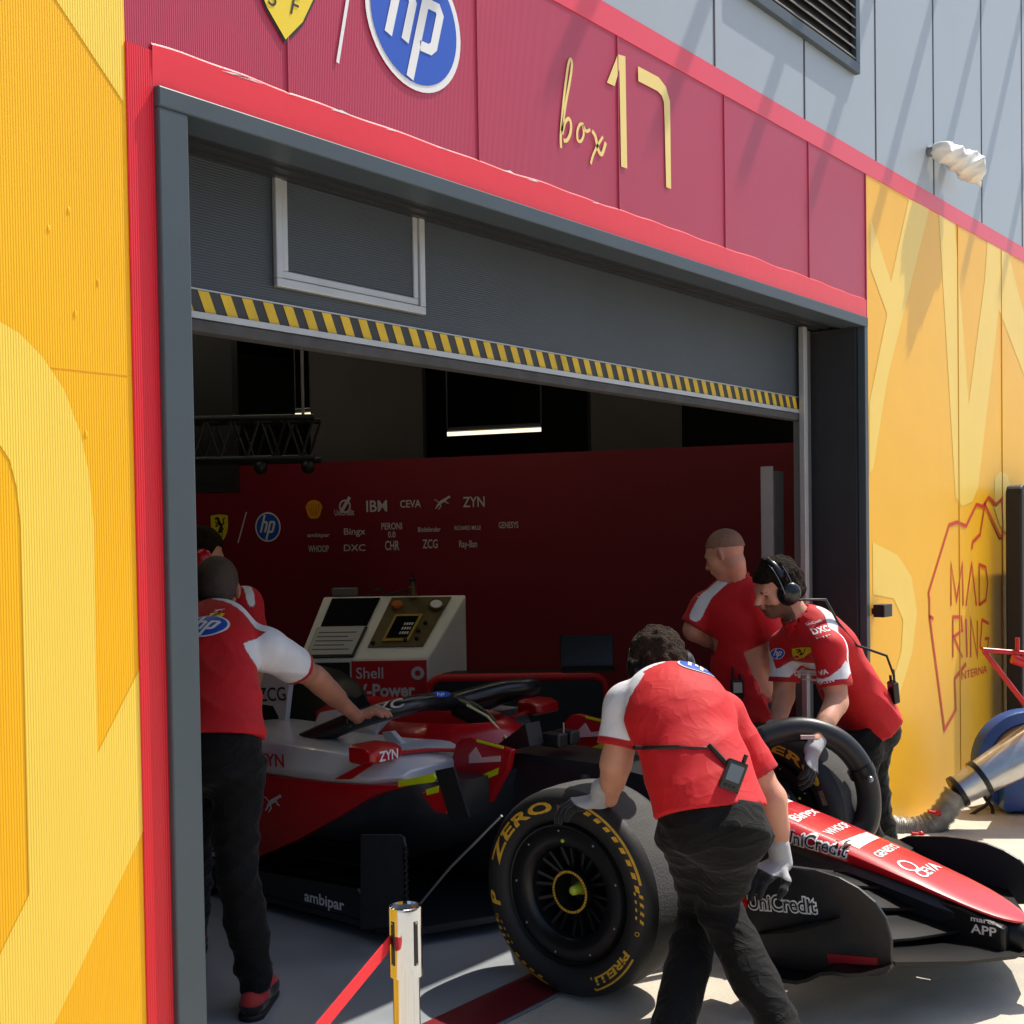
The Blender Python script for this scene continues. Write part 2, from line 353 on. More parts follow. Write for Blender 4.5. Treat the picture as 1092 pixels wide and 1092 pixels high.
# ground: one sheet to the horizon, the garage paint lies on it
g = MB(); g.add([(-80, -80, 0), (80, -80, 0), (80, 80, 0), (-80, 80, 0)], [(0, 1, 2, 3)])
tag(g.build('ground', M['concrete'], fixn=False), 'pale sunlit concrete apron outside the garage', 'ground', kind='structure')
g = MB(); g.add([(0.0, 0.03, 0.004), (4.2, 0.03, 0.004), (4.2, 0.2, 0.004), (9.4, 0.2, 0.004), (9.4, 9.4, 0.004), (-2, 9.4, 0.004), (-2, 0.2, 0.004), (0.0, 0.2, 0.004)], [(0, 1, 2, 3, 4, 5, 6, 7)])
tag(g.build('floor', M['garage_floor'], fixn=False), 'grey painted floor inside the garage', 'floor', kind='structure')
g = MB(); g.add([(0.0, 0.045, 0.008), (4.22, 0.045, 0.008), (4.22, 0.24, 0.008), (0.0, 0.24, 0.008)], [(0, 1, 2, 3)])
tag(g.build('floor_marking', M['floor_red'], fixn=False), 'dull red stripe painted across the garage threshold', 'floor marking', kind='structure')
# apron: fine grooves and joints, thin dark lines lying on the concrete
g = MB()
for x in (-4.6, 5.35): g.add([(x, -30, 0.004), (x + 0.012, -30, 0.004), (x + 0.012, -0.02, 0.004), (x, -0.02, 0.004)], [(0, 1, 2, 3)])
for y in (-1.62, -5.6, -9.6): g.add([(-30, y, 0.004), (30, y, 0.004), (30, y + 0.012, 0.004), (-30, y + 0.012, 0.004)], [(0, 1, 2, 3)])
tag(g.build('pavement_joint', mat('dark concrete joint', (120, 112, 100), 0.9), fixn=False), 'dark joints between the slabs of the apron', 'joint', kind='structure')

# ---------------------------------------------------------------- facade
def sheet(mb, pts, depth, mi=0): return mb.prism(pts, (0, depth, 0), mi)
Z1, Z2, Z3 = 2.775, 3.425, 3.52
XR = 4.255
wl = thing('garage_wall', (-2.5, 0, 0), 'bright yellow ribbed wall with pale yellow painted shapes, left of the garage door', 'wall')
MB().box((-6, 0, 0), (-0.075, 0.12, Z2)).build('wall_panel', M['yellow'], wl)
F = MB()
for pts in ([(-0.52,-0.001,2.147),(-0.44,-0.001,2.116),(-0.4,-0.001,2.08),(-0.357,-0.001,2.061),(-0.304,-0.001,2.016),(-0.253,-0.001,1.948),(-0.216,-0.001,1.856),(-0.195,-0.001,1.761),(-0.186,-0.001,1.643),(-0.19,-0.001,1.12),(-0.065,-0.001,1.316),(-0.068,-0.001,0.927),(-0.313,-0.001,0.531),(-0.572,-0.001,0.206),(-0.562,-0.001,0.576),(-0.436,-0.001,0.721),(-0.366,-0.001,0.834),(-0.364,-0.001,1.643),(-0.371,-0.001,1.725),(-0.386,-0.001,1.785),(-0.407,-0.001,1.816),(-0.447,-0.001,1.852),(-0.527,-0.001,1.886)],
            [(-0.249,-0.001,2.812),(-0.081,-0.001,2.629),(-0.078,-0.001,2.869),(-0.078,-0.001,3.063),(-0.387,-0.001,2.945)]):
    F.add([(x, -0.0013, z) for x, y, z in pts], [tuple(range(len(pts)))])
F.build('painted_shape', M['yellow2'], wl)
mb = MB()
for x, z in [(-0.28, 2.3), (-0.2, 1.85), (-0.22, 2.12), (-0.16, 2.2), (-0.23, 2.35)]:
    MB().sphere((x, -0.0005, z), 0.004, 10, scale=(1, 0.35, 2.2)).build('blister', M['yellow'], wl, 180)
MB().box((-6, -0.0008, 1.993), (-0.075, 0, 1.9945)).build('panel_joint', mat('ochre joint', (236, 166, 14), 0.6), wl)
MB().box((-0.0748, -0.004, 0), (-0.0005, 0.12, Z1 - 0.001)).build('trim_strip', M['red_rib'], wl)

wr = thing('garage_wall', (8, 0, 0), 'sunny yellow wall with pale letters and a red outline of a race circuit, right of the garage door', 'wall')
MB().box((XR, 0, 0), (14, 0.12, Z2)).build('wall_panel', M['yellow_flat'], wr)
F = MB()
for pts in ([(4.313,-0.001,3.214),(4.582,-0.001,2.93),(4.845,-0.001,3.419),(5.159,-0.001,3.431),(4.807,-0.001,2.863),(4.534,-0.001,2.429),(4.324,-0.001,1.927),(4.274,-0.001,1.901),(4.282,-0.001,2.262),(4.527,-0.001,2.75),(4.308,-0.001,2.96)],
            [(5.309,-0.001,3.434),(5.576,-0.001,3.426),(5.806,-0.001,2.378),(6.119,-0.001,3.166),(6.179,-0.001,3.435),(6.599,-0.001,3.43),(6.944,-0.001,3.07),(6.937,-0.001,2.655),(6.397,-0.001,3.028),(5.971,-0.001,1.867),(5.864,-0.001,1.778),(5.676,-0.001,1.748),(5.562,-0.001,1.802),(5.519,-0.001,2.079)],
            [(4.31,-0.001,1.549),(4.646,-0.001,1.475),(4.847,-0.001,1.352),(4.927,-0.001,1.151),(4.853,-0.001,0.937),(4.657,-0.001,0.715),(4.534,-0.001,0.488),(4.49,-0.001,0.194),(4.312,-0.001,0.128),(4.311,-0.001,0.665),(4.474,-0.001,0.695),(4.689,-0.001,0.951),(4.719,-0.001,1.122),(4.588,-0.001,1.245),(4.311,-0.001,1.278)],
            [(6.302,-0.001,1.935),(6.417,-0.001,1.981),(6.555,-0.001,1.967),(6.633,-0.001,1.882),(6.628,-0.001,1.54),(6.392,-0.001,1.634),(6.28,-0.001,1.754)]):
    F.add([(x, -0.0013, z) for x, y, z in pts], [tuple(range(len(pts)))])
F.build('painted_letter', M['yellow2_flat'], wr)
F = Flat()
for pts, w in (([(5.177,0,1.099),(5.118,0,1.118),(5.119,0,1.209),(5.105,0,1.252),(5.449,0,1.635),(5.579,0,1.652),(5.744,0,1.629),(5.937,0,1.762),(6.061,0,1.752),(6.172,0,1.812),(6.321,0,1.767),(6.437,0,1.805),(6.472,0,1.572),(6.394,0,1.561),(6.098,0,1.764),(6.004,0,1.576),(5.863,0,1.53),(5.844,0,1.485)], 0.022),
               ([(5.118,0,1.118),(5.349,0,0.44),(5.542,0,0.532),(5.529,0,0.719),(5.729,0,0.79)], 0.024)):
    F.add(stroke([(p[0], p[2]) for p in pts], w))
for pts in ([(5.473,0,1.158),(5.477,0,1.408),(5.57,0,1.187),(5.673,0,1.403),(5.685,0,1.147)], [(5.736,0,1.144),(5.843,0,1.398),(5.926,0,1.134)], [(5.979,0,1.131),(5.983,0,1.389),(6.109,0,1.368),(6.144,0,1.265),(6.105,0,1.16),(5.979,0,1.137)],
            [(5.499,0,0.85),(5.503,0,1.09),(5.651,0,1.081),(5.666,0,1),(5.517,0,0.972),(5.663,0,0.836)], [(5.734,0,1.064),(5.747,0,0.829)],
            [(5.815,0,0.823),(5.82,0,1.059),(5.937,0,0.812),(5.941,0,1.04)], [(6.158,0,1.008),(6.031,0,1.04),(5.992,0,0.872),(6.118,0,0.821),(6.156,0,0.913),(6.083,0,0.918)]):
    F.add(stroke([(p[0], p[2]) for p in pts], 0.02))
F.add(at2(fit('INTERNA', 0.5, 0.05), 5.62, 0.70))
F.to(lambda x, y, l: Vector((x, -0.0028, y))).build('circuit_emblem', M['logo_red'], wr, fixn=False)
M['amber_joint'] = mat('amber joint', (220, 158, 36), 0.6)
for x in (5.62, 6.45, 7.3): MB().box((x, -0.0045, 0), (x + 0.006, 0.0, Z2)).build('panel_joint', M['amber_joint'], wr)

fs = thing('fascia_sign', (2.1, 0, Z1), 'crimson sign panel reading box 17 with round blue logo over the garage door', 'sign')
MB().box((-0.075, 0, Z1), (XR, 0.12, Z2)).build('sign_panel', M['crimson'], fs)
M['crimson_joint'] = mat('dark crimson joint', (176, 54, 84), 0.5)
for x in (0.42, 1.2, 1.993, 2.785, 3.585): MB().box((x, -0.0045, Z1), (x + 0.005, 0.0, Z2)).build('panel_joint', M['crimson_joint'], fs)
MB().box((XR - 0.006, -0.005, 0.0), (XR, 0, Z2)).build('panel_joint', M['crimson_joint'], fs)
# wrinkled red band around the opening
mb = MB(); N = 150
for band in ((Z1 - 0.085, Z1 + 0.012),):
    vs = []
    for i in range(N + 1):
        x = -0.004 + (XR - 0.03 + 0.004) * i / N; j = 0.003 * math.sin(x * 3.1 + 2 * math.sin(x * 1.3)) + 0.002 * math.sin(x * 9 + math.sin(x * 4)) + 0.0015 * math.sin(x * 23 + 2 * math.sin(3 * x))
        vs += [(x, -0.004, band[0]), (x, -0.0055, band[0] + 0.05), (x, -0.0062, band[1] + j), (x, -0.001, band[1] + 0.006 + j)]
    mb.add(vs, [(4 * i + k, 4 * i + 4 + k, 4 * i + 5 + k, 4 * i + 1 + k) for i in range(N) for k in range(3)])
mb.build('trim_strip', M['red_trim'], fs, 40)
MB().box((XR - 0.03, -0.004, 0.0), (XR - 0.006, 0.1, Z1 + 0.01)).build('trim_strip', M['red_trim'], fs)
MB().box((-0.075, -0.003, Z2), (14, 0.115, Z3)).build('trim_strip', mat('upper red film', (228, 66, 84), 0.36, noise=(1.2, 0.05), spec=0.5), fs)
# torn paint flecks along the band
mb = MB()
for i in range(12):
    x = random.uniform(0.1, 2.2); mb.add([(x, -0.0068, Z1 + 0.008), (x + random.uniform(0.03, 0.12), -0.0068, Z1 + 0.011), (x + 0.04, -0.0068, Z1 + 0.008 + random.uniform(0.004, 0.009))], [(0, 1, 2)])
mb.build('torn_edge', M['white'], fs, fixn=False)
wall = lambda x, y, l=0: Vector((x, -0.004 - l, y))
F = Flat(); hp_shapes(F, 0.205); F.to(lambda x, y, l: wall(0.915 + x, 3.135 + y, l)).build('round_logo', [M['blue_logo'], M['white']], fs, fixn=False)
F = Flat(); shield_shapes(F, 0.27); F.to(lambda x, y, l: wall(0.412 + x * 0.9, 3.12 + y, l)).build('shield_logo', [M['yellow_logo'], M['ink']], fs, fixn=False)
F = Flat(); F.add(stroke([(0.60, 2.92), (0.70, 3.36)], 0.011)); F.to(wall).build('divider', M['white'], fs, fixn=False)
F = Flat()
dig = lambda p: [(q[0], q[2]) for q in p]
F.add(poly2(dig([(1.922,0,3.234),(1.996,0,3.357),(2.045,0,3.364),(2.048,0,2.955),(2.008,0,2.953),(2.004,0,3.305),(1.972,0,3.235)])))
F.add(stroke([(2.13, 3.325), (2.27, 3.325), (2.31, 3.31), (2.333, 3.275), (2.335, 3.20), (2.338, 2.945)], [0.055, 0.055, 0.05, 0.045, 0.042, 0.036]))
for p, w_ in (([(1.643,0,2.991),(1.667,0,3.087),(1.693,0,3.171),(1.708,0,3.234),(1.701,0,3.252),(1.686,0,3.227),(1.665,0,3.141),(1.646,0,3.04),(1.637,0,2.974),(1.638,0,2.933)], .012), ([(1.645,0,2.982),(1.662,0,3.025),(1.685,0,3.044),(1.698,0,3.028),(1.692,0,2.994),(1.672,0,2.967),(1.653,0,2.962)], .013),
          ([(1.774,0,3.047),(1.751,0,3.041),(1.735,0,3.014),(1.736,0,2.985),(1.755,0,2.984),(1.773,0,3.011),(1.771,0,3.04),(1.788,0,3.027),(1.814,0,3.039)], .011), ([(1.825,0,3.037),(1.845,0,3.022),(1.862,0,2.979),(1.885,0,2.97),(1.91,0,3.017)], .015), ([(1.892,0,3.033),(1.856,0,2.991),(1.829,0,2.952),(1.814,0,2.919)], .011)):
    q = spline(dig(p), 8); F.add(stroke(q, w_))
F.to(wall).build('lettering', M['cream'], fs, fixn=False)

uc = thing('wall_cladding', (3, 0, Z3), 'pale grey metal cladding with dark joints above the crimson sign', 'cladding')
MB().box((-6, 0, Z3), (14, 0.12, 7)).build('cladding_panel', M['cladding'], uc)
for k in range(-9, 12): MB().box((4.39 + 0.84 * k, -0.003, Z3), (4.40 + 0.84 * k, 0, 7)).build('panel_joint', M['seam'], uc)
for x in (-6, 13.8): MB().box((x, 0.125, 0), (x + 0.2, 9.6, 7)).build('side_wall', M['cladding'], uc)
MB().box((-6, 0.125, 6.9), (14, 9.6, 7)).build('roof', M['frame_dark'], uc)
lv = thing('ventilation_louvre', (3.5, -0.02, 3.9), 'dark slatted ventilation louvre set high in the grey cladding', 'louvre')
x0, x1, z0, z1 = 2.88, 4.135, 3.885, 4.75
mb = MB(); mb.box((x0, -0.03, z0), (x1, -0.002, z0 + 0.05)).box((x0, -0.03, z1), (x1, -0.002, z1 + 0.05)).box((x0, -0.03, z0 + 0.05), (x0 + 0.05, -0.002, z1)).box((x1 - 0.05, -0.03, z0 + 0.05), (x1, -0.002, z1))
mb.build('frame', M['frame_grey'], lv, bevel=0.003)
MB().box((x0 + 0.05, -0.004, z0 + 0.05), (x1 - 0.05, -0.001, z1)).build('backing', M['black'], lv)
mb = MB(); z = z0 + 0.075
while z < z1 - 0.03:
    mb.obox(((x0 + x1) / 2, -0.016, z), ((x1 - x0) / 2 - 0.05, 0, 0), (0, 0.011, 0.012), (0, 0.002, -0.002)); z += 0.05
mb.build('slat', M['alu_dull'], lv)
# sunshade fins high on the wall: their shadows are the slanting stripes
sf = thing('sunshade', (4, 0, 6), 'row of horizontal sunshade fins high on the facade', 'sunshade')
k = 0
for xe in (0.9, 1.58, 2.24, 2.93, 3.58, 4.32, 5.02, 5.70, 6.4):
    zz = 5.9; x = xe + 0.61 * (zz - 3.1); s = 0.18 * (zz - 3.1)
    MB().box((x - 0.04, -s, zz - 0.02), (x + 0.04, 0, zz + 0.02)).build('fin', M['frame_grey'], sf)

# ---------------------------------------------------------------- door frame and sectional door
fr = thing('door_frame', (2.1, 0, 0), 'slate grey steel frame around the wide garage opening', 'door frame')
MB().box((0, -0.02, 0), (0.085, 0.23, 2.64)).build('jamb', M['frame_grey'], fr, bevel=0.004)
MB().box((0.0, -0.022, 2.64), (4.226, 0.10, 2.69)).build('head_beam', M['frame_grey'], fr, bevel=0.004)
MB().box((4.185, -0.02, 0), (4.226, 0.02, 2.64)).build('jamb', M['frame_grey'], fr, bevel=0.003)
mb = MB(); mb.box((4.16, 0.022, 0), (4.226, 0.29, 2.64)); mb.build('reveal', M['frame_dark'], fr)
mb = MB()
for i in range(5): mb.box((0.087, 0.102 + i * 0.028, 2.645 + 0.006 * (i % 2)), (4.15, 0.127 + i * 0.028, 2.68))
mb.build('soffit_groove', M['frame_dark'], fr)
mb = MB(); mb.box((3.96, 0.205, 0), (4.0, 0.235, 2.64)).build('guide_rail', M['alu'], fr, bevel=0.003)
mb = MB(); mb.box((4.03, 0.24, 0), (4.06, 0.30, 2.64)).box((4.09, 0.25, 0), (4.13, 0.30, 2.64)); mb.build('guide_rail', M['alu_dull'], fr)
MB().box((0.087, 0.31, 0), (0.14, 0.36, 2.7)).build('guide_rail', M['frame_dark'], fr)
dr = thing('sectional_door', (2.1, 0.26, 2.2), 'anthracite ribbed sectional door, half raised, with yellow and black hazard stripe along its lower edge', 'garage door')
MB().box((0.088, 0.25, 2.225), (4.02, 0.29, 2.95)).build('door_leaf', M['door_grey'], dr)
mb = MB(); mb.box((0.088, 0.235, 2.207), (4.02, 0.295, 2.2245)).box((0.088, 0.243, 2.286), (4.02, 0.249, 2.29)); mb.build('edge_rail', M['alu'], dr)
mb = MB(); mb.box((0.088, 0.237, 2.172), (4.02, 0.293, 2.2055)); mb.build('bottom_seal', M['rubber'], dr, bevel=0.006)
mb = MB(); mb.box((0.088, 0.245, 2.225), (4.02, 0.2495, 2.2855), 1); x = 0.10
while x < 3.95:
    mb.add([(x, 0.2435, 2.226), (x + 0.037, 0.2435, 2.226), (x + 0.012, 0.2435, 2.2845), (x - 0.025 if x > 0.13 else 0.09, 0.2435, 2.2845)], [(0, 1, 2, 3)], 0); x += 0.075
mb.build('hazard_stripe', [M['haz_y'], M['haz_k']], dr, fixn=False)
wf = MB(); a0, a1, b0, b1 = 0.57, 1.20, 2.335, 2.70
for w0, y0 in ((0.0, 0.232),):
    wf.box((a0, y0, b0), (a1, 0.249, b0 + 0.026)).box((a0, y0, b0 + 0.026), (a0 + 0.026, 0.249, b1)).box((a1 - 0.026, y0, b0 + 0.026), (a1, 0.249, b1))
wfo = wf.build('window_frame', M['alu'], dr, bevel=0.003)
mb = MB(); mb.box((a0 + 0.028, 0.238, b0 + 0.028), (a1 - 0.028, 0.249, b0 + 0.05)).box((a0 + 0.028, 0.238, b0 + 0.05), (a0 + 0.05, 0.249, b1)).box((a1 - 0.05, 0.238, b0 + 0.05), (a1 - 0.028, 0.249, b1)); mb.build('inner_frame', M['alu'], wfo, bevel=0.003)
MB().box((a0 + 0.05, 0.244, b0 + 0.05), (a1 - 0.05, 0.2485, b1)).build('pane', M['door_grey'], wfo)

# unseen pit wall and dark stand added behind the camera for reflections
tag(MB().prism([(-40, -16, 0), (-40, -15.5, 0), (-40, -15.6, 1.15), (-40, -15.9, 1.15)], (80, 0, 0)).build('pit_wall', M['concrete']), 'unseen low concrete wall added for reflections across the pit lane', 'wall')
gs = thing('grandstand', (0, -34, 0), 'unseen dark stepped grandstand added for reflections beyond the pit lane wall', 'grandstand')
MB().prism([(-40, -30, 0), (-40, -30, 1.5), (-40, -40, 7), (-40, -40, 0)], (80, 0, 0)).build('seating', M['frame_grey'], gs)
MB().box((-40, -41, 9.5), (40, -32, 9.8)).build('roof', M['alu_dull'], gs)
for x in (-36, -12, 12, 36): MB().box((x, -40.4, 0), (x + .4, -40.05, 9.5)).build('column', M['frame_dark'], gs)

# ---------------------------------------------------------------- garage interior
it = MB(); it.box((-2, 9.4, 0), (9.4, 9.5, 4)); it.box((-2.1, 0.13, 0), (-2, 9.4, 4)); it.box((9.4, 0.13, 0), (9.5, 9.4, 4)); it.box((-2, 0.125, 3.52), (9.4, 0.14, 4)); it.box((-2,0.125,2.97),(9.4,0.14,3.52)); it.box((-2, 0.125, 0), (-0.0, 0.14, 2.97)); it.box((4.23, 0.125, 0), (9.4, 0.14, 2.97))
tag(it.build('interior_wall', M['dark_wall']), 'dark painted walls at the back of the garage', 'wall', kind='structure')
tag(MB().box((-2, 0.14, 3.9), (9.4, 9.4, 4.0)).build('ceiling', M['black']), 'black ceiling of the garage', 'ceiling', kind='structure')
PA, PB = Vector((5.412,6.573,2.3)), Vector((6.881,1.884,2.3))
pu = (PB - PA).normalized(); pn = Vector((pu.y, -pu.x, 0))
if pn.dot(Vector((-1, -1, 0))) < 0: pn = -pn
pt = thing('partition_wall', tuple((PA + PB) / 2 - Vector((0, 0, 2.3))), 'deep red partition wall covered in rows of small pale logos', 'partition')
a = PA - pu * 1.6; b = PB + pu * 0.3; back = -pn * 0.06
MB().prism([(a.x, a.y, 0), (b.x, b.y, 0), (b.x, b.y, 2.3), (a.x, a.y, 2.3)], back).build('panel', M['red_panel'], pt)
part = lambda x, y, l=0: PA + pu * x + Vector((0, 0, y - 2.3)) + pn * (0.004 + l)
def on_part(p): p = Vector(p); return ((p - PA).dot(pu), p.z)
words = [('ambipar', [(5.646,5.827,1.623),(5.715,5.606,1.644)], .6), ('Bingx', [(5.758,5.469,1.642),(5.823,5.263,1.656)], 1), ('PERONI', [(5.87,5.111,1.686),(5.93,4.919,1.691)], 1), ('Bitdefender', [(5.976,4.772,1.656),(6.04,4.567,1.669)], .7),
         ('RICHARD MILLE', [(6.08,4.44,1.667),(6.153,4.207,1.679)], .6), ('GENESYS', [(6.202,4.051,1.676),(6.255,3.881,1.689)], .9), ('WHOOP', [(5.648,5.82,1.496),(5.711,5.618,1.502)], 1), ('DXC', [(5.757,5.472,1.5),(5.822,5.266,1.507)], 1),
         ('CHR', [(5.88,5.08,1.505),(5.921,4.948,1.511)], 1.4), ('ZCG', [(5.989,4.732,1.517),(6.032,4.595,1.524)], 1.3), ('Ray-Ban', [(6.092,4.401,1.513),(6.142,4.242,1.536)], 1), ('IBM', [(5.826,5.25,1.846),(5.887,5.055,1.85)], 1.7), ('ZYN', [(6.105,4.362,1.866),(6.165,4.171,1.869)], 1.5),
         ('CEVA', [(5.926,4.933,1.879),(5.985,4.742,1.875)], 1.1), ('UniCredit', [(5.73,5.557,1.819),(5.79,5.367,1.824)], 0.9), ('0.0', [(5.889,5.051,1.619),(5.911,4.981,1.618)], .9)]
F = Flat()
for w, P2, hs in words:
    (x0, y0), (x1, y1) = on_part(P2[0]), on_part(P2[1])
    F.add(at2(fit(w, x1 - x0, 0.058 * hs, bold=0.012), x0, (y0 + y1) / 2, rot=0))
cx, cy = on_part((6.047,4.546,1.918)); G = Flat(); cat_shapes(G, 0.13)
for it_ in G.items: F.add(at2(it_[0], cx, cy), 0)
cx, cy = on_part((5.762,5.455,1.901)); F.add(at2(ring2((0, 0), 0.045, 0.06, 20), cx, cy)); F.add(stroke([(cx - 0.04, cy - 0.05), (cx + 0.05, cy + 0.08)], 0.03))
F.to(part).build('lettering', M['logo_grey'], pt, fixn=False)
cx, cy = on_part((5.523,6.22,1.731)); F = Flat(); hp_shapes(F, 0.135); F.to(lambda x, y, l: part(cx + x, cy + y, l)).build('round_logo', [M['blue_logo'], M['white']], pt, fixn=False)
c2x, c2y = on_part((5.366,6.719,1.723)); F = Flat(); shield_shapes(F, 0.2); F.to(lambda x, y, l: part(c2x + x * 0.95, c2y + y, l)).build('shield_logo', [M['yellow_logo'], M['ink']], pt, fixn=False)
(x0, y0), (x1, y1) = on_part((5.425,6.531,1.589)), on_part((5.455,6.437,1.873)); F = Flat(); F.add(stroke([(x0, y0), (x1, y1)], 0.013)); F.to(part).build('divider', M['logo_grey'], pt, fixn=False)
cx3, cy3 = on_part((5.668,5.757,1.874)); F = Flat()
shell = [(0.085 * math.cos(PI * (1 - t / 12)) * (1 + 0.03 * (t % 2)), 0.02 + 0.07 * math.sin(PI * (1 - t / 12)) * (1 + 0.06 * (t % 2))) for t in range(13)] + [(0.06, -0.05), (0.035, -0.075), (-0.035, -0.075), (-0.06, -0.05)]
F.add(poly2(shell), 0)
for k in range(-2, 3): F.add(stroke([(k * 0.012, -0.05), (k * 0.032, 0.06)], 0.006), 1, 0.002)
F.to(lambda x, y, l: part(cx3 + x, cy3 + y, l)).build('shell_logo', [mat('shell yellow', (222, 160, 30), 0.5), M['logo_red']], pt, fixn=False)

def prism_block(name, pts_lo, ztop, m, label, cat, zb=0.0):
    mb = MB().prism([(p[0], p[1], zb) for p in pts_lo], (0, 0, ztop - zb)); return tag(mb.build(name, m), label, cat)
def slab_at(P0, P1, depth, zt, name, m, label, cat, zb=0.0):
    a, b = Vector(P0), Vector(P1); a.z = b.z = zb; d = (b - a).normalized(); nn = Vector((-d.y, d.x, 0))
    if nn.dot(Vector((1, 1, 0))) < 0: nn = -nn
    return tag(MB().prism([a, b, b + nn * depth, a + nn * depth], (0, 0, zt - zb)).build(name, m), label, cat)
slab_at((6.357,6.553,3.224), (7.049,5.694,3.207), 0.5, 3.89, 'pillar', M['pillar'], 'wide grey pillar rising behind the left half of the red partition', 'pillar')
slab_at((7.428,3.947,2.82), (7.951,3.298,2.808), 0.5, 3.89, 'pillar', M['pillar'], 'narrower grey pillar rising behind the right half of the red partition', 'pillar')
slab_at((3.747,5.01,2.832), (3.968,4.736,2.827), 0.2, (3.858,4.874,3.31)[2], 'hanging_screen', M['black'], 'black screen hanging beside the lighting truss at the left', 'screen', zb=(3.84,4.896,1.968)[2])
for (A_, B_, lab) in (((5.406,3.907,2.42), (5.869,3.332,2.446), 'long glowing tube lamp in the middle of the dark ceiling'), ((4.113,5.513,2.793), (4.238,5.358,2.808), 'short glowing tube lamp seen close to the left door jamb'), ((4.66,4.834,2.585), (4.734,4.742,2.591), 'tiny glowing tube lamp behind the end of the truss')):
    A_, B_ = Vector(A_), Vector(B_); t = thing('tube_lamp', tuple((A_ + B_) / 2), lab, 'lamp', 'tube lamps under the garage ceiling')
    MB().tube([A_, B_], 0.016, 10).build('tube', M['lamp_far'], t)
    mb = MB(); d = (B_ - A_).normalized(); mb.tube([A_ + Vector((0, 0, 0.035)), B_ + Vector((0, 0, 0.035))], 0.02, 6)
    for q in (A_, B_): mb.tube([q + Vector((0, 0, 0.05)), Vector((q.x, q.y, 3.9))], 0.006, 6)
    mb.build('fitting', M['frame_dark'], t)
for x, y in ((1.2, 2.2), (4.6, 2.2), (6.6, 1.6), (2.4, 4.4), (4.6, 5.0)):  # unseen tubes added to brighten the garage interior
    t = thing('tube_lamp', (x, y, 3.7), 'unseen tube lamp added as fill light under the ceiling behind the door header', 'lamp', 'unseen fill tubes added behind the door header')
    MB().tube([(x - .75, y, 3.7), (x + .75, y, 3.7)], 0.02, 10).build('tube', M['lamp'], t); MB().box((x - .78, y - .03, 3.725), (x + .78, y + .03, 3.895)).build('fitting', M['frame_dark'], t)
# lighting truss
T0, T1 = Vector((3.352,4.545,2.449)), Vector((3.937,3.818,2.383)); T1.z = T0.z
tr = thing('lighting_truss', tuple(T0), 'black lattice truss hanging in the upper left of the garage', 'truss')
mb = MB(); d = (T1 - T0); dn = Vector((-d.y, d.x, 0)).normalized() * 0.28; dz = Vector((0, 0, -0.28))
for o_ in (Vector(), dn, dz, dn + dz): mb.tube([T0 + o_, T1 + o_], 0.022, 8)
mb.build('chord', M['black'], tr, 60)
mb = MB(); n = 5
for i in range(n):
    p = T0 + d * (i / n); q = T0 + d * ((i + 1) / n); m_ = (p + q) / 2
    for o_ in (Vector(), dn): mb.tube([p + o_, m_ + o_ + dz], 0.01, 6); mb.tube([m_ + o_ + dz, q + o_], 0.01, 6)
    mb.tube([p, m_ + dn], 0.01, 6)
mb.build('brace', M['black'], tr, 60)
MB().tube([T0 + d * 0.92, Vector((T0.x + d.x * 0.92, T0.y + d.y * 0.92, 3.9))], 0.012, 6).build('hanger', M['alu_dull'], tr)
for k_ in (0.6, 0.95):
    q = T0 + d * k_ + dz; MB().sphere(q + Vector((0, 0, -0.06)), 0.05, 10).build('clamp', M['black'], tr, 60)
# folded grey door leaf inside the right jamb
gd = thing('inner_door', (4.0, 0.43, 0), 'narrow grey metal door leaf folded back just inside the right jamb', 'door')
MB().box((4.04, 0.44, 0), (4.2, 0.47, 1.93)).build('leaf', M['alu_dull'], gd, bevel=0.004)
MB().box((4.015, 0.42, 0), (4.038, 0.48, 1.95)).build('edge_profile', M['alu'], gd)

# ================================================================= RACING CAR
M['car_red'] = mat('car red', (190, 8, 22), 0.32, coat=0.3, noise=(2, 0.04))
M['car_white'] = mat('car white', (205, 206, 210), 0.3, coat=0.5, noise=(2, 0.03))
M['carbon'] = mat('matt carbon black', (30, 31, 35), 0.36, noise=(40, 0.25), bump=(90, 0.02), spec=0.55)
M['carbon_gloss'] = mat('satin carbon black', (10, 10, 12), 0.42, noise=(30, 0.2), spec=0.3)
M['neon'] = mat('neon yellow paint', (206, 226, 20), 0.4)
M['tyre'] = mat('tyre rubber', (26, 26, 28), 0.62, noise=(6, 0.18), bump=(50, 0.05))
M['tread'] = mat('scrubbed tyre tread', (74, 73, 72), 0.9, noise=(5, 0.22, (0.4, 2, 2)), bump=(140, 0.25))
M['rim'] = mat('rim black', (24, 25, 27), 0.34, 0.3, noise=(4, 0.12))
M['tyre_yellow'] = mat('tyre lettering yellow', (206, 160, 40), 0.7, noise=(60, 0.25))
M['nut'] = mat('nut yellow', (190, 205, 60), 0.4)
M['steel'] = mat('steel', (150, 152, 155), 0.3, 0.8)
M['undercut'] = mat('undercut carbon', (44, 45, 50), 0.34, noise=(30, .2), spec=.6)
M['halo_black'] = mat('halo carbon', (30, 32, 37), 0.3, noise=(30, .2), spec=.6)
CX = 2.54
car = thing('racing_car', (CX, 1.2, 0), 'red, white and black open-wheel racing car nosing out of the garage', 'racing car')
def ring_sec(Y, zt, zb, wt, wb, cx=CX, r=0.25):
    """eight-sided body section"""
    h = zt - zb; return [(cx - wt * (1 - r), Y, zt), (cx + wt * (1 - r), Y, zt), (cx + wt, Y, zt - h * r), (cx + wb, Y, zb + h * r), (cx + wb * (1 - r), Y, zb), (cx - wb * (1 - r), Y, zb), (cx - wb, Y, zb + h * r), (cx - wt, Y, zt - h * r)]
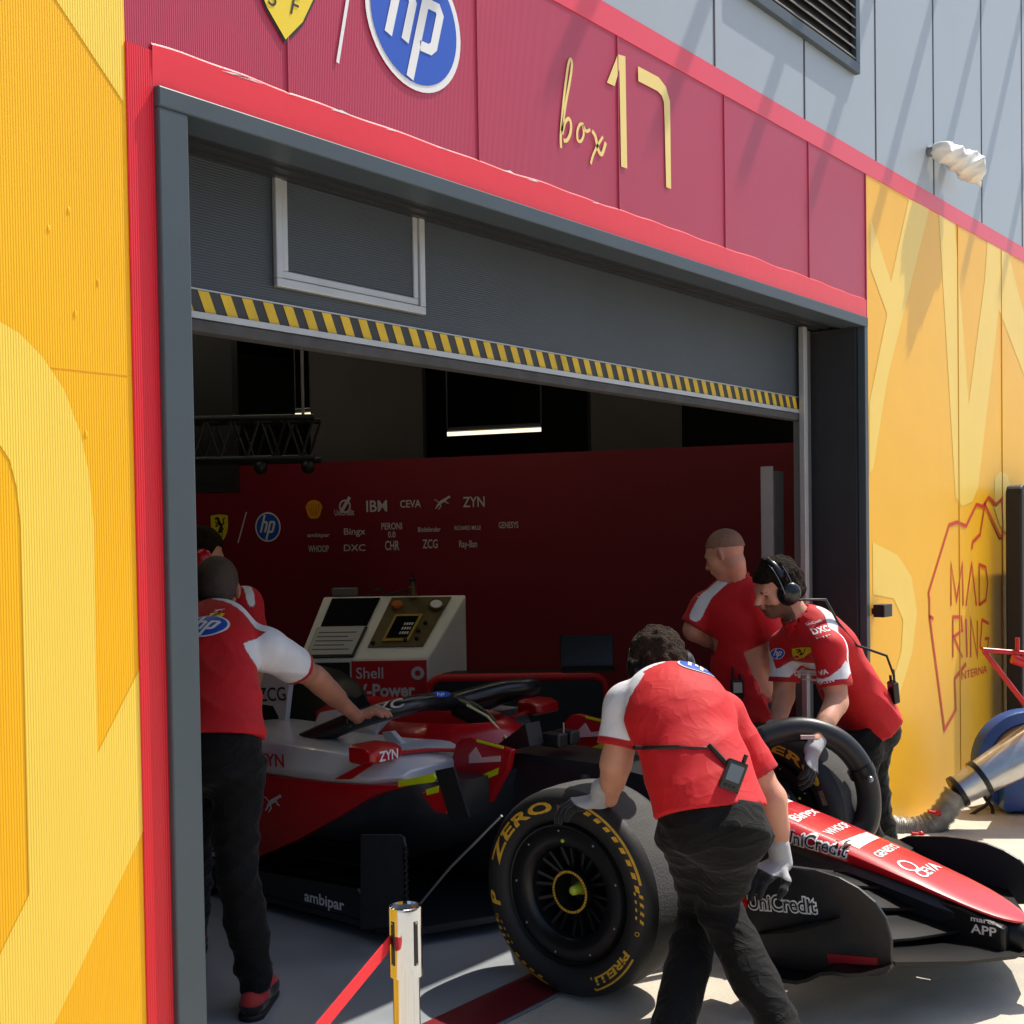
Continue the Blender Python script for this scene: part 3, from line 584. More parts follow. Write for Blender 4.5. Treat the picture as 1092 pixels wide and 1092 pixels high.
NS = [(-1.27, .272, .258, .025, .025), (-1.22, .288, .27, .08, .08), (-1.15, .312, .292, .115, .115), (-1.06, .343, .322, .138, .138), (-.8, .432, .372, .148, .146), (-.4, .545, .425, .152, .148), (0, .64, .49, .16, .155), (.16, .66, .5, .165, .16)]
body = MB().loft([ring_sec(*s) for s in NS]).build('nose_cone', M['car_red'], car, 35, subsurf=1)
NL = [(-1.2, .285, .166, .09, .09), (-1.0, .345, .166, .13, .11), (-.8, .40, .19, .136, .10), (-.4, .50, .21, .14, .12), (0, .60, .22, .145, .14), (.4, .65, .2, .18, .2), (.8, .66, .14, .22, .24), (1.1, .64, .1, .26, .3), (2.2, .60, .1, .33, .36)]
MB().loft([ring_sec(*s) for s in NL]).build('chassis', M['carbon'], car, 35)
# cockpit surround, driver's headrest, airbox and engine cover
mb = MB(); rings = []
for i in range(25):
    a = PI * 2 * i / 24; c = Vector((CX + 0.29 * math.cos(a), 1.58 + 0.52 * math.sin(a), 0.705 + 0.035 * max(0, math.sin(a))))
    nx = Vector((math.cos(a), math.sin(a), 0)); rings.append([c + nx * 0.1 + Vector((0, 0, -.2)), c + nx * 0.075 + Vector((0, 0, .01)), c + Vector((0, 0, .055)), c - nx * 0.06 + Vector((0, 0, .02)), c - nx * 0.06 + Vector((0, 0, -.2))])
mb.loft(rings, caps=False); mb.build('cockpit_surround', M['car_red'], car, 60)
mb = MB(); rings = []
for i in range(6):
    t = i / 5; y = 1.48 + 0.42 * t; rings.append([(2.17, y, .60), (2.165, y, .72 + .03 * math.sin(t * PI)), (2.205, y, .775 + .03 * math.sin(t * PI)), (2.27, y, .77), (2.29, y, .6)])
mb.loft(rings); mb.build('cockpit_padding', M['car_white'], car, 40, bevel=0.006)
MB().loft([ring_sec(1.95, .82, .5, .12, .3), ring_sec(2.15, .96, .5, .15, .3), ring_sec(2.6, .98, .4, .16, .34), ring_sec(3.6, .80, .3, .1, .3), ring_sec(4.3, .5, .3, .05, .12)]).build('engine_cover', M['carbon_gloss'], car, 40, subsurf=1)
z_ = MB(); P = [(2.22,2.749,0.961),(2.22,2.465,0.957),(2.22,2.12,0.957),(2.22,2.161,0.75),(2.22,2.193,0.598),(2.22,2.243,0.593),(2.22,2.218,0.722),(2.22,2.259,0.775),(2.22,2.353,0.778),(2.22,2.442,0.742),(2.22,2.493,0.569),(2.22,2.763,0.544)]
z_.prism(P, (0.03, 0, 0)); zc = z_.build('airbox_panel', M['car_white'], car, bevel=0.003)
F = Flat(); o_, p_ = Vector((2.215,2.361,0.792)), Vector((2.215,2.153,0.812)); F.add(fit('ZCG', (p_ - o_).length, 0.068, bold=0.008)); F.to(plane_fn(o_, p_ - o_, (0, 0, 1), (-1, 0, 0))).build('lettering', M['ink'], zc, fixn=False)
# sidepods (near one, far one mirrored)
def side(sgn):
    X = lambda x: x if sgn > 0 else 2 * CX - x
    up = []
    for (y, xo, zo, zt, zl) in ((1.0 if sgn > 0 else 1.9, 1.84, .625, .64, .60), (1.12 if sgn > 0 else 2.0, 1.76, .61, .685, .575), (1.5, 1.73, .61, .70, .565), (2.2, 1.73, .60, .70, .56), (3.0, 1.82, .52, .60, .48), (3.7, 2.05, .4, .45, .36)):
        up.append([(X(xo + .02), y, zl), (X(xo), y, zo), (X(xo + .06), y, zt), (X(2.28), y, zt + .012), (X(2.3), y, zl)])
    u = MB().loft(up).build('sidepod', M['car_white'], car, 40, bevel=0.008)
    lo = []
    for (y, xo, zt, xb, zb) in ((.80, 2.0, .60, 2.2, .40), (.98, 1.86, .598, 2.1, .28), (1.3, 1.78, .57, 2.0, .16), (1.8, 1.745, .562, 1.86, .14), (2.4, 1.76, .55, 1.84, .14), (3.0, 1.85, .48, 1.95, .14), (3.7, 2.1, .36, 2.15, .14)):
        lo.append([(X(xo), y, zt), (X(xo + .01), y, zt - (zt - zb) * .45), (X(xb), y, zb), (X(2.35), y, zb), (X(2.35), y, zt)])
    MB().loft(lo).build('sidepod_undercut', M['undercut'], car, 60)
    return u
pod = side(1); side(-1)
rp = []
for (y, zt, zb) in ((.98, .597, .585), (1.1, .59, .545), (1.3, .575, .43), (1.55, .568, .30), (1.8, .565, .19), (2.1, .56, .17), (2.6, .535, .2), (3.0, .49, .25)):
    xo = float(np.interp(y, [.98, 1.1, 1.5, 2.2, 3.0], [1.79, 1.757, 1.728, 1.728, 1.82])); rp.append([(xo, y, zt), (xo - .004, y, zt * .6 + zb * .4), (xo + .012, y, zb), (xo + .1, y, zb), (xo + .1, y, zt)])
red = MB().loft(rp).build('side_panel', M['car_red'], car, 40)
cat = Flat(); cat_shapes(cat, 0.1); c_ = Vector((1.722,1.677,0.456)); cat.to(plane_fn(c_, (0, -1, 0), (0, 0, 1), (-1, 0, 0))).build('cat_logo', M['white'], red, fixn=False)
F = Flat(); o_, p_ = Vector((1.722,1.774,0.607)), Vector((1.722,1.597,0.617)); F.add(fit('ZYN', (p_ - o_).length, 0.055, bold=0.02)); F.to(plane_fn(o_, p_ - o_, (0, 0, 1), (-1, 0, 0))).build('lettering', M['car_red'], pod, fixn=False)
MB().prism([(1.726,1.129,0.674),(1.726,1.058,0.682),(1.726,1.186,0.61),(1.726,1.288,0.598)], (.01, 0, 0)).build('red_flash', M['car_red'], pod)
MB().prism([(2.1,1.375,0.738),(2.1,1.317,0.747),(2.1,1.187,0.651),(2.1,1.314,0.63)], (.03, 0, 0)).build('cockpit_fin', M['car_white'], car, bevel=0.003)
q = MB().prism([(1.71,2.19,0.381),(1.71,2.093,0.376),(1.71,2.061,0.302),(1.71,2.058,0.194),(1.71,2.198,0.16)], (0.01, 0, 0)).build('emblem', M['tyre_yellow'], red)
MB().prism([(1.708,2.196,0.152),(1.708,2.049,0.179),(1.708,2.049,0.161),(1.708,2.196,0.134)], (0.01, 0, 0)).build('pinstripe', M['white'], red)
# floor, fences, turning board
fl = MB().prism([(1.62, .80, .05), (2.0, .62, .05), (3.08, .62, .05), (3.46, .80, .05), (3.46, 3.3, .05), (1.62, 3.3, .05)], (0, 0, .03)).build('floor_plate', M['carbon'], car, bevel=0.004)
for sx in (1.62, 3.44): MB().prism([(sx, .92, .08), (sx, 1.05, .2), (sx, 1.7, .17), (sx, 2.2, .081), (sx, 1.0, .081)], (.015, 0, 0)).build('floor_fence', M['carbon'], fl)
for i in range(3): MB().prism([(1.66 + .06 * i, .95, .2 + .06 * i), (1.68 + .06 * i, 1.6, .17 + .06 * i), (1.82, 1.6, .17 + .06 * i), (1.82, .95, .2 + .06 * i)], (0, 0, .008)).build('floor_winglet', M['carbon_gloss'], fl)
bb = MB().prism([(1.58,0.984,0.437),(1.58,0.773,0.467),(1.58,0.748,0.46),(1.58,0.739,0.429),(1.58,0.741,0.129),(1.58,0.994,0.055)], (.012, 0, 0)).build('turning_board', mat('worn carbon board', (46, 47, 51), .42, noise=(14, .25)), car, bevel=0.004)
MB().tube([(1.6,0.775,0.117),(1.6,0.527,0.375),(1.6,0.274,0.602)], 0.005, 6).build('stay', M['steel'], car)
mb = MB()
for i in range(9): q = Vector((1.579,0.733,0.419)) + Vector((-0.004, 0, -0.024 * i)); mb.obox(q, (.008, 0, 0), (0, .006, 0), (0, 0, .006))
mb.build('edge_tooth', M['carbon_gloss'], bb)
F = Flat(); o_, p_ = Vector((1.615,1.32,0.026)), Vector((1.615,1.057,0.045)); p_.z = o_.z = 0.07; F.add(fit('ambipar', .24, .045, bold=0.02)); F.to(plane_fn((1.615, 1.36, .10), (0, -1, 0), (0, 0, 1), (-1, 0, 0))).build('lettering', M['white'], fl, fixn=False)
# halo
near = [(2.04,1.908,0.632), (2,1.68,0.711), (2,1.48,0.784), (2,1.302,0.84), (2.1,1.239,0.862), (2.3,1.266,0.862)]
pts = spline(near + [(2.54,1.338,0.829)] + [(2 * CX - x, y, z) for x, y, z in reversed(near)], 5)
halo = MB().tube(pts, 0.052, 12, flat=((0, 0, 1), 0.8)).build('halo', M['halo_black'], car, 60)
MB().tube(spline([(2.54,1.32,0.812), (2.54,1.17,0.762), (2.54,1.037,0.661), (2.54,0.989,0.606)], 5), [.055] * 5 + [.052] * 5 + [.05] * 5 + [.05], 10, flat=((1, 0, 0), 0.6)).build('halo_pillar', M['halo_black'], halo, 60)
MB().tube([(2.5,1.215,0.825), (2.5,1.091,0.783), (2.5,0.95,0.666)], 0.006, 6).build('trim_line', mat('pale yellow trim', (230, 232, 170), 0.5), halo)
ht = BVHTree.FromPolygons([v.co for v in halo.data.vertices], [tuple(p.vertices) for p in halo.data.polygons])
F = Flat(); F.add(fit('DXC', 0.24, 0.036, bold=0.02)); u_ = Vector((2.02,1.15,0.878)) - Vector((2,1.361,0.815))
nh_ = Vector((-1, -.45, .5)).normalized(); F.to(plane_fn(Vector((2,1.361,0.815)) + nh_ * .056 - Vector((0, 0, .014)), u_, (0, 0, 1), nh_)).build('lettering', M['white'], halo, fixn=False)
F = Flat(); F.add(tri_subdiv(disc2((0, 0), .034, 24, 1.5, .6), .03), 0); F.add(tri_subdiv(at2(fit('hp', .04, .022, shear=.3), -.02, -.008), .02), 1, 0.002)
nh_ = Vector((-.55, -.5, .75)).normalized(); F.to(plane_fn(Vector((2.36,1.252,0.856)) + nh_ * .052, (.8, -.3, 0), (.3, .6, .5), nh_)).build('round_logo', [M['blue_logo'], M['white']], halo, fixn=False)
# mirrors
def mirror(sgn, dy=0.0):
    X = lambda x: x if sgn > 0 else 2 * CX - x
    rs = []
    for (x, k) in ((1.71, .7), (1.73, 1), (1.86, 1), (1.90, .75)): rs.append([(X(x), 1.11 - .07 * k, .715 + .02 * k), (X(x), 1.11 - .07 * k, .715 - .025 * k), (X(x), 1.11 - .02, .715 - .04 * k), (X(x), 1.18, .715 - .04 * k), (X(x), 1.18, .715 + .04 * k), (X(x), 1.11 - .02, .715 + .04 * k)])
    m_ = MB().loft(rs).build('mirror', M['car_red'], car, 50, bevel=0.005)
    MB().obox((X(1.80), 1.182, .715), (.075, 0, 0), (0, .002, 0), (0, 0, .03)).build('glass', mat('mirror glass', (150, 155, 160), 0.08, 1.0), m_)
    MB().tube([(X(1.88), 1.12, .70), (X(2.08), 1.08, .69), (X(2.25), .98, .675)], .018, 8, flat=((0, 0, 1), .5)).build('mirror_stalk', M['car_red'], m_, 60)
    return m_
mr = mirror(1); mirror(-1).location.y = 0.28
F = Flat(); F.add(fit('ZYN', 0.11, 0.04, bold=0.025)); F.to(plane_fn((1.745, 1.036, .695), (1, 0, 0), (0, 0, 1), (0, -1, 0))).build('lettering', M['white'], mr, fixn=False)
# red suspension fairings with neon edges, black strap
fa = MB().prism([(2.16,0.987,0.715),(2.16,0.954,0.743),(2.16,0.917,0.75),(2.16,0.68,0.717),(2.16,0.702,0.636),(2.16,0.834,0.43),(2.16,0.885,0.472),(2.16,0.984,0.582),(2.16,1.027,0.609)], (.035, 0, 0)).build('suspension_fairing', M['car_red'], car, bevel=0.006)
MB().prism([(2.152,0.984,0.534),(2.152,0.746,0.637),(2.152,0.752,0.609),(2.152,0.979,0.506)], (.006, 0, 0)).build('neon_stripe', M['neon'], fa)
MB().prism([(2.152,0.862,0.746),(2.152,0.719,0.73),(2.152,0.719,0.72),(2.152,0.863,0.736)], (.006, 0, 0)).build('neon_stripe', M['neon'], fa)
MB().prism([(2.152,0.906,0.676),(2.152,0.868,0.712),(2.152,0.838,0.671),(2.152,0.735,0.689),(2.152,0.735,0.665),(2.152,0.907,0.64)], (.006, 0, 0)).build('fairing_window', mat('pale pink white', (235, 190, 192), 0.4), fa)
fb = copy_tree(fa, (.80, 0, 0), car)
fc = MB().prism([(1.8,0.858,0.578),(1.8,0.75,0.621),(1.8,0.701,0.597),(1.8,0.723,0.512),(1.8,0.788,0.511)], (.03, 0, 0)).build('suspension_fairing', M['car_red'], car, bevel=0.006)
MB().prism([(1.74,0.929,0.629),(1.74,0.734,0.681),(1.74,0.725,0.663),(1.74,0.735,0.647),(1.74,0.924,0.607)], (.01, 0, 0)).build('neon_stripe', M['neon'], fc)
MB().prism([(1.795,0.827,0.598),(1.795,0.761,0.62),(1.795,0.761,0.594),(1.795,0.822,0.575)], (.006, 0, 0)).build('neon_stripe', M['neon'], fc)
MB().prism([(1.78,0.761,0.683),(1.78,0.666,0.708),(1.78,0.588,0.519),(1.78,0.685,0.491)], (.012, 0, 0)).build('strap', mat('black strap', (18, 18, 20), 0.8, bump=(120, .2)), car)
MB().prism([(2.3,0.714,0.806),(2.3,0.691,0.712),(2.3,0.794,0.685),(2.3,0.926,0.664)], (.1, 0, 0)).build('pedal_bulkhead', M['carbon'], car)
mb = MB()
for k in range(2): mb.obox((2.46 + .09 * k, .68, .72), (.035, 0, 0), (0, .05, 0), (0, 0, .03))
mb.build('sensor_box', M['carbon'], car, bevel=0.008)
MB().tube([(2.5, .66, .74), (2.5, .66, .79)], .004, 6).build('pitot', M['steel'], car)
# ---- wheels
def front_wheel():
    X0 = 1.59
    prof = [(.035, .246), (.02, .252), (.008, .265), (0.0, .285), (-.004, .31), (0.002, .33), (.014, .345), (.032, .3555), (.05, .360)]
    prof_t = [(.05, .360), (.09, .3635), (.15, .365), (.21, .3635), (.25, .360)]
    prof_i = [(.25, .360), (.268, .3555), (.286, .345), (.298, .33), (.304, .31), (.30, .285), (.292, .265), (.28, .252), (.265, .246)]
    w = MB().lathe((X0, 0, .365), (1, 0, 0), prof, 96).lathe((X0, 0, .365), (1, 0, 0), prof_i, 96).build('wheel', M['tyre'], car, 60)
    MB().lathe((X0, 0, .365), (1, 0, 0), prof_t, 96).build('tread', M['tread'], w, 60)
    rm = MB()
    rm.lathe((X0, 0, .365), (1, 0, 0), [(.036, .2462), (.018, .244), (.010, .240), (.012, .234), (.022, .232), (.020, .20), (.030, .165), (.040, .158), (.13, .150), (.135, .05)], 72)
    rm.lathe((X0, 0, .365), (1, 0, 0), [(.265, .2462), (.26, .2), (.24, .1), (.24, .001)], 48)
    rmo = rm.build('rim', M['rim'], w, 40)
    sp = MB()
    for i in range(10):
        a = 2 * PI * i / 10 + .15; d = Vector((0, -math.cos(a), math.sin(a))); e = Vector((0, math.sin(a), math.cos(a))); c0 = Vector((X0, 0, .365))
        for s2 in (-1, 1):
            sp.add([c0 + Vector((.075, 0, 0)) + d * .07 + e * (.012 * s2), c0 + Vector((.075, 0, 0)) + d * .07 + e * (.022 * s2), c0 + Vector((.055, 0, 0)) + d * .154 + e * (.034 * s2), c0 + Vector((.055, 0, 0)) + d * .154 + e * (.022 * s2),
                    c0 + Vector((.11, 0, 0)) + d * .07 + e * (.012 * s2), c0 + Vector((.11, 0, 0)) + d * .07 + e * (.022 * s2), c0 + Vector((.09, 0, 0)) + d * .154 + e * (.034 * s2), c0 + Vector((.09, 0, 0)) + d * .154 + e * (.022 * s2)],
                   [(0, 1, 2, 3), (4, 7, 6, 5), (0, 4, 5, 1), (1, 5, 6, 2), (2, 6, 7, 3), (3, 7, 4, 0)])
    sp.build('spoke', M['rim'], w, kind_fix=None) if False else sp.build('spoke', M['rim'], w)
    MB().lathe((X0, 0, .365), (1, 0, 0), [(.06, .078), (.045, .075), (.045, .066), (.06, .064), (.13, .06), (.135, .001)], 48).build('hub', M['rim'], w, 40)
    yr = MB()
    for i in range(44):
        a0 = 2 * PI * i / 44; a1 = 2 * PI * (i + .72) / 44
        pts = [Vector((X0 + .042, -r * math.cos(a), .365 + r * math.sin(a))) for a, r in ((a0, .0655), (a1, .0655), (a1, .0745), (a0, .0745))]; yr.add(pts, [(0, 1, 2, 3)])
    yr.build('hub_marking', M['tyre_yellow'], w, fixn=False)
    MB().lathe((X0, 0, .365), (1, 0, 0), [(.055, .001), (.055, .010), (.06, .016), (.085, .018), (.13, .03)], 16).build('wheel_nut', M['nut'], w, 50)
    bo = MB()
    for i in range(9):
        bo = MB(); a = 2 * PI * i / 9 + .3; bo.sphere((X0 + .019, -.218 * math.cos(a), .365 + .218 * math.sin(a)), .005, 8); bo.build('rim_bolt', M['steel'], w, 180)
    MB().sphere((X0 + .024, -.182 * math.cos(1.65), .365 + .182 * math.sin(1.65)), .007, 10).build('valve', M['nut'], w, 180)
    # lettering on the sidewall, running clockwise
    F = Flat(); xs = [p[0] for p in prof]; rs = [p[1] for p in prof]
    def arc(s, th0, th1, r, h, **k):
        vs, fs, tw = text2(s, **k); wd = (th0 - th1) * (r + h / 2)
        F.add((tri_subdiv(([Vector((v.x * wd / tw / (r + h / 2) - th0, r + v.y * h)) for v in vs], fs), .06)))
    R_ = math.radians
    arc('P', R_(197), R_(186), .288, .036, bold=.03, shear=.2); arc('ZERO', R_(168), R_(97), .286, .036, bold=.035, space=1.05)
    arc('PIRELLI', R_(-29), R_(-63), .291, .026, bold=.035)
    def bar(a0, a1, r, w_): F.add(stroke([(-(a0 + (a1 - a0) * i / 24), r) for i in range(25)], w_))
    bar(R_(-30), R_(-66), .331, .006); F.add(stroke([(R_(66), .285), (R_(66), .331)], .018))
    for a0, a1 in ((70, 15), (258, 222)): bar(R_(a0), R_(a1), .331, .007)
    for a0 in list(range(72, 14, -8)): F.add(poly2([(-R_(a0), .311), (-R_(a0 - 4), .311), (-R_(a0 - 5.5), .324), (-R_(a0 - 1.5), .324)]))
    for a0 in list(range(12, -8, -5)): F.add(poly2([(-R_(a0), .302), (-R_(a0 - 2), .302), (-R_(a0 - 5), .332), (-R_(a0 - 3), .332)]))
    for a0 in list(range(254, 226, -7)): F.add(poly2([(-R_(a0), .313), (-R_(a0 - 3.5), .313), (-R_(a0 - 4.5), .324), (-R_(a0 - 1), .324)]))
    for a0 in list(range(224, 206, -5)): F.add(poly2([(-R_(a0), .302), (-R_(a0 - 2), .302), (-R_(a0 - 5), .332), (-R_(a0 - 3), .332)]))
    F.add(at2(ring2((0, 0), .006, .009, 6), -R_(-14), .316, 3, 1)); F.add(at2(ring2((0, 0), .006, .009, 6), -R_(203), .316, 3, 1))
    def fn(x, y, l):
        th = -x; return Vector((X0 + float(np.interp(y, rs[2:], xs[2:])) - .0022 - l, -y * math.cos(th), .365 + y * math.sin(th)))
    F.to(fn).build('lettering', M['tyre_yellow'], w, fixn=False)
    G = Flat(); G.add(poly2([(-R_(93), .29), (-R_(81), .29), (-R_(81), .313), (-R_(93), .313)])); G.to(fn).build('barcode_label', mat('worn paper label', (120, 100, 84), 0.8, noise=(120, .5)), w, fixn=False)
    return w
wh = front_wheel()
fw_ = copy_tree(wh, None, car); ph_ = math.radians(66); fw_.rotation_euler = (ph_, 0, 0); fw_.location = (1.49, .365 * math.sin(ph_), .365 * (1 - math.cos(ph_)))
for (dx, dy) in ((-.03, 3.35), (1.55, 3.35)): copy_tree(wh, (dx, dy, 0), car)
# suspension arms and brake ducts
mb = None
for s in (0, 1):
    X = lambda x: x if not s else 2 * CX - x
    for a_, b_, r_ in (((2.36, .45, .60), (1.86, .03, .52), .022), ((2.40, -.30, .50), (1.86, -.03, .52), .022), ((2.36, .5, .24), (1.86, .03, .2), .022), ((2.42, -.25, .32), (1.86, -.03, .2), .02), ((2.38, .1, .58), (1.86, 0, .26), .018), ((2.40, -.12, .5), (1.86, -.12, .38), .016)):
        MB().tube([(X(a_[0]), a_[1], a_[2]), (X(b_[0]), b_[1], b_[2])], r_, 8, flat=((0, 0, 1), .5)).build('suspension_arm', M['carbon'], car, 60)
    MB().lathe((X(1.86), 0, .365), (1 if not s else -1, 0, 0), [(0, .19), (.07, .2), (.12, .15), (.12, .001)], 32).build('brake_duct', M['carbon'], car, 40)
    for a_, b_ in (((2.4, 3.2, .4), (1.9, 3.35, .45)), ((2.4, 3.5, .3), (1.9, 3.35, .28))): MB().tube([(X(a_[0]), a_[1], a_[2]), (X(b_[0]), b_[1], b_[2])], .02, 8).build('suspension_arm', M['carbon'], car, 60)
MB().box((1.95, 4.2, .68), (3.13, 4.6, .72)).box((1.95, 4.15, .35), (1.965, 4.65, .85)).box((3.115, 4.15, .35), (3.13, 4.65, .85)).box((2.5, 4.3, .3), (2.58, 4.5, .68)).build('rear_wing', M['carbon_gloss'], car)
# ---- front wing
EP = [(1.95,-0.421,0.383),(1.95,-0.53,0.462),(1.95,-0.686,0.49),(1.95,-0.769,0.494),(1.95,-0.85,0.483),(1.95,-0.914,0.46),(1.95,-0.97,0.424),(1.95,-1.006,0.377),(1.95,-1.024,0.311),(1.95,-1.023,0.231),(1.95,-1.011,0.204),(1.95,-0.983,0.189),(1.95,-0.766,0.146),(1.95,-0.418,0.097)]
def endplate(sgn):
    P = [(x, y, z) if sgn > 0 else (2 * CX - x, y - .10, z * .74 + .01) for x, y, z in EP]
    e = MB().prism(P, (.014 * sgn, 0, 0)).build('wing_endplate', M['carbon'], car, bevel=0.004)
    rs = []
    for i in range(13):
        t = i / 12; y = -.60 - .40 * t
        rs.append([((1.95 - sgn * 0 - .10 * 1 + .0 if 0 else (CX - sgn * (CX - 1.95 + .11 - .11 * max(0, t - .8) * 4))), y, z_) for z_ in (.185 + .03 * math.sin(t * 5) , )] )
    mbf = MB(); vs = []
    for i in range(13):
        t = i / 12; y = -.55 - .48 * t; zf = float(np.interp(t, [0, .45, .62, .8, 1], [.135, .15, .205, .20, .235]))
        wdt = float(np.interp(t, [0, .7, 1], [.12, .10, .03])); xo = CX - sgn * (CX - 1.95 + wdt); xi = CX - sgn * (CX - 1.951)
        vs.append([(xi, y, zf + .006), (xo, y, zf + .006), (xo, y, zf - .006), (xi, y, zf - .006)])
    mbf.loft(vs).build('footplate', M['carbon_gloss'], e, 40)
    return e
ep = endplate(1); endplate(-1)
MB().prism([(1.945,-0.808,0.227),(1.945,-0.979,0.247),(1.945,-0.979,0.226),(1.945,-0.811,0.197)], (.006, 0, 0)).build('red_strip', mat('dark red strip', (150, 24, 34), 0.4), ep)
fin = [(1.949,-0.549,0.244),(1.949,-0.859,0.359),(1.949,-0.827,0.334),(1.949,-0.701,0.283)]
MB().prism(fin, (-.035, 0, 0)).build('dive_plane', M['carbon_gloss'], ep, bevel=0.003)
def outlined(F, s, w, h, q=lambda a: a, l=0.0016):
    """dark letters with a pale outline, both on the same letter positions"""
    vi, fi, wi = text2(s, bold=0.006); vo, fo, wo = text2(s, bold=0.078); k = w / wi
    F.add(q(([Vector(((v.x - (wo - wi) / 2) * k, v.y * h)) for v in vo], fo)), 0, 0.0); F.add(q(([Vector((v.x * k, v.y * h)) for v in vi], fi)), 1, l)
    return F
F = Flat(); o_, p_ = Vector((1.947,-0.526,0.324)), Vector((1.947,-0.773,0.353)); outlined(F, 'UniCredit', (p_ - o_).length, .05); F.add(disc2((-.022, .02), .022, 20), 2)
F.to(plane_fn(o_, p_ - o_, (0, 0, 1), (-1, 0, 0))).build('lettering', [M['white'], M['ink'], M['car_red']], ep, fixn=False)
def plane_el(pts, name, th=.012):
    """wing element: stations of (x, y_lead, z_lead, y_trail, z_trail), mirrored on both sides of the nose"""
    for sgn in (1, -1):
        rs = []
        for (x, yl, zl, yt, zt) in pts:
            x = x if sgn > 0 else 2 * CX - x; n_ = 6; top = []; bot = []
            for i in range(n_ + 1):
                t = i / n_; y = yl + (yt - yl) * t; z = zl + (zt - zl) * (t ** 1.5); k = th * (0.35 + math.sin(PI * min(1, t * 1.1)) * .9) * (1 - .6 * t); top.append((x, y, z + k)); bot.append((x, y, z - k))
            k_ = 1 if sgn > 0 else .78; rs.append([(a, b, .05 + (c - .05) * k_) for a, b, c in top + bot[::-1]])
        MB().loft(rs).build(name, M['carbon_gloss'], car, 50)
plane_el([(1.962, -1.03, .235, -.74, .24), (2.2, -1.17, .20, -.84, .22), (2.42, -1.26, .175, -.95, .19), (CX, -1.275, .172, -1.0, .185)], 'main_plane', .016)
plane_el([(1.962, -.88, .268, -.74, .31), (2.2, -1.0, .245, -.80, .30), (2.43, -1.08, .225, -.9, .26)], 'wing_flap')
plane_el([(1.962, -.76, .325, -.62, .40), (2.2, -.83, .315, -.66, .39), (2.43, -.93, .275, -.78, .33)], 'wing_flap')
plane_el([(1.966, -.66, .385, -.54, .425), (2.2, -.7, .375, -.56, .42), (2.40, -.80, .335, -.68, .37)], 'wing_flap')
py_ = MB().prism([(CX - .118, -1.225, .162), (CX - .118, -.99, .162), (CX - .118, -.99, .325), (CX - .118, -1.09, .312), (CX - .118, -1.225, .262)], (.236, 0, 0)).build('nose_pylon', M['carbon_gloss'], car, bevel=0.012)
MB().lathe((CX, -1.2, .215), (0, -1, -.1), [(0, .07), (.05, .066), (.10, .048), (.13, .02), (.137, .001)], 20).build('nose_tip', M['carbon_gloss'], car, 60)
F = Flat(); F.add(fit('APP', .085, .03, bold=.02)); F.add(at2(fit('marca', .085, .018, bold=.02), 0, .04)); F.to(plane_fn((CX - .1215, -1.115, .232), (0, -1, 0), (0, 0, 1), (-1, 0, 0))).build('lettering', M['logo_grey'], py_, fixn=False)
# sponsor names on the nose
nt_ = BVHTree.FromPolygons([v.co for v in body.data.vertices], [tuple(p.vertices) for p in body.data.polygons])
dg = bpy.context.evaluated_depsgraph_get(); me_ = body.evaluated_get(dg).to_mesh()
nt_ = BVHTree.FromPolygons([v.co.copy() for v in me_.vertices], [tuple(p.vertices) for p in me_.polygons])
F = Flat()
for s, yc, w_, h_ in (('Bingx', -.49, .19, .05), ('WHOOP', -.63, .18, .04), ('GENESYS', -.83, .18, .035), ('CEVA', -1.0, .17, .045)): F.add(tri_subdiv(at2(fit(s, w_, h_, bold=.02), -w_ / 2, yc), .03))
for yc in (-.30, -.37): F.add(tri_subdiv(poly2([(-.1, yc), (.1, yc), (.1, yc + .035), (-.1, yc + .035)]), .04))
F.add(tri_subdiv(poly2([(-.095, -.745), (.095, -.745), (.095, -.69), (-.095, -.69)]), .04)); F.add(tri_subdiv(ring2((-.05, -.92), .03, .04, 20), .04))
# names read from the left side of the car: baseline towards the nose side, so x runs across the nose
F.to(drape_fn(nt_, (CX, 0, .6), (1, 0, 0), (0, 1, 0), (0, -.25, 1), .5, .002)).build('lettering', M['white'], body, fixn=False)
F = Flat(); F.add(tri_subdiv(fit('eni', .05, .03), .03)); F.items.clear()
o_, p_ = Vector((2.4,-0.433,0.449)), Vector((2.4,-0.68,0.427))
F = Flat(); outlined(F, 'UniCredit', (p_ - o_).length, .05, lambda a: tri_subdiv(a, .04), .002)
F.to(drape_fn(nt_, o_, p_ - o_, (0, 0, 1), (-1, 0, 0.05), .3, .006)).build('lettering', [M['white'], M['ink']], body, fixn=False)

# ================================================================= PEOPLE
def V3(p): return np.array(p, dtype=np.float64)
def nz(v): v = V3(v); return v / (np.linalg.norm(v) + 1e-12)
def cap(a, b, ra, rb):
    a, b = V3(a), V3(b); ab = b - a; L2 = ab @ ab + 1e-12
    def f(p):
        q = p - a; t = np.clip(q @ ab / L2, 0, 1); return np.linalg.norm(q - t[:, None] * ab, axis=1) - (ra + (rb - ra) * t)
    return f
def ecap(a, b, ra, rb, front, flat):
    """capsule with an oval section, thinner along front"""
    a, b = V3(a), V3(b); ab = b - a; L2 = ab @ ab + 1e-12; fr = V3(front); fr = nz(fr - ab * (fr @ ab) / L2)
    def f(p):
        q = p - a; t = np.clip(q @ ab / L2, 0, 1); w = q - t[:, None] * ab; d = w @ fr; w = w + np.outer(d * (1 / flat - 1), fr)
        return (np.linalg.norm(w, axis=1) - (ra + (rb - ra) * t)) * (0.5 + 0.5 * flat)
    return f
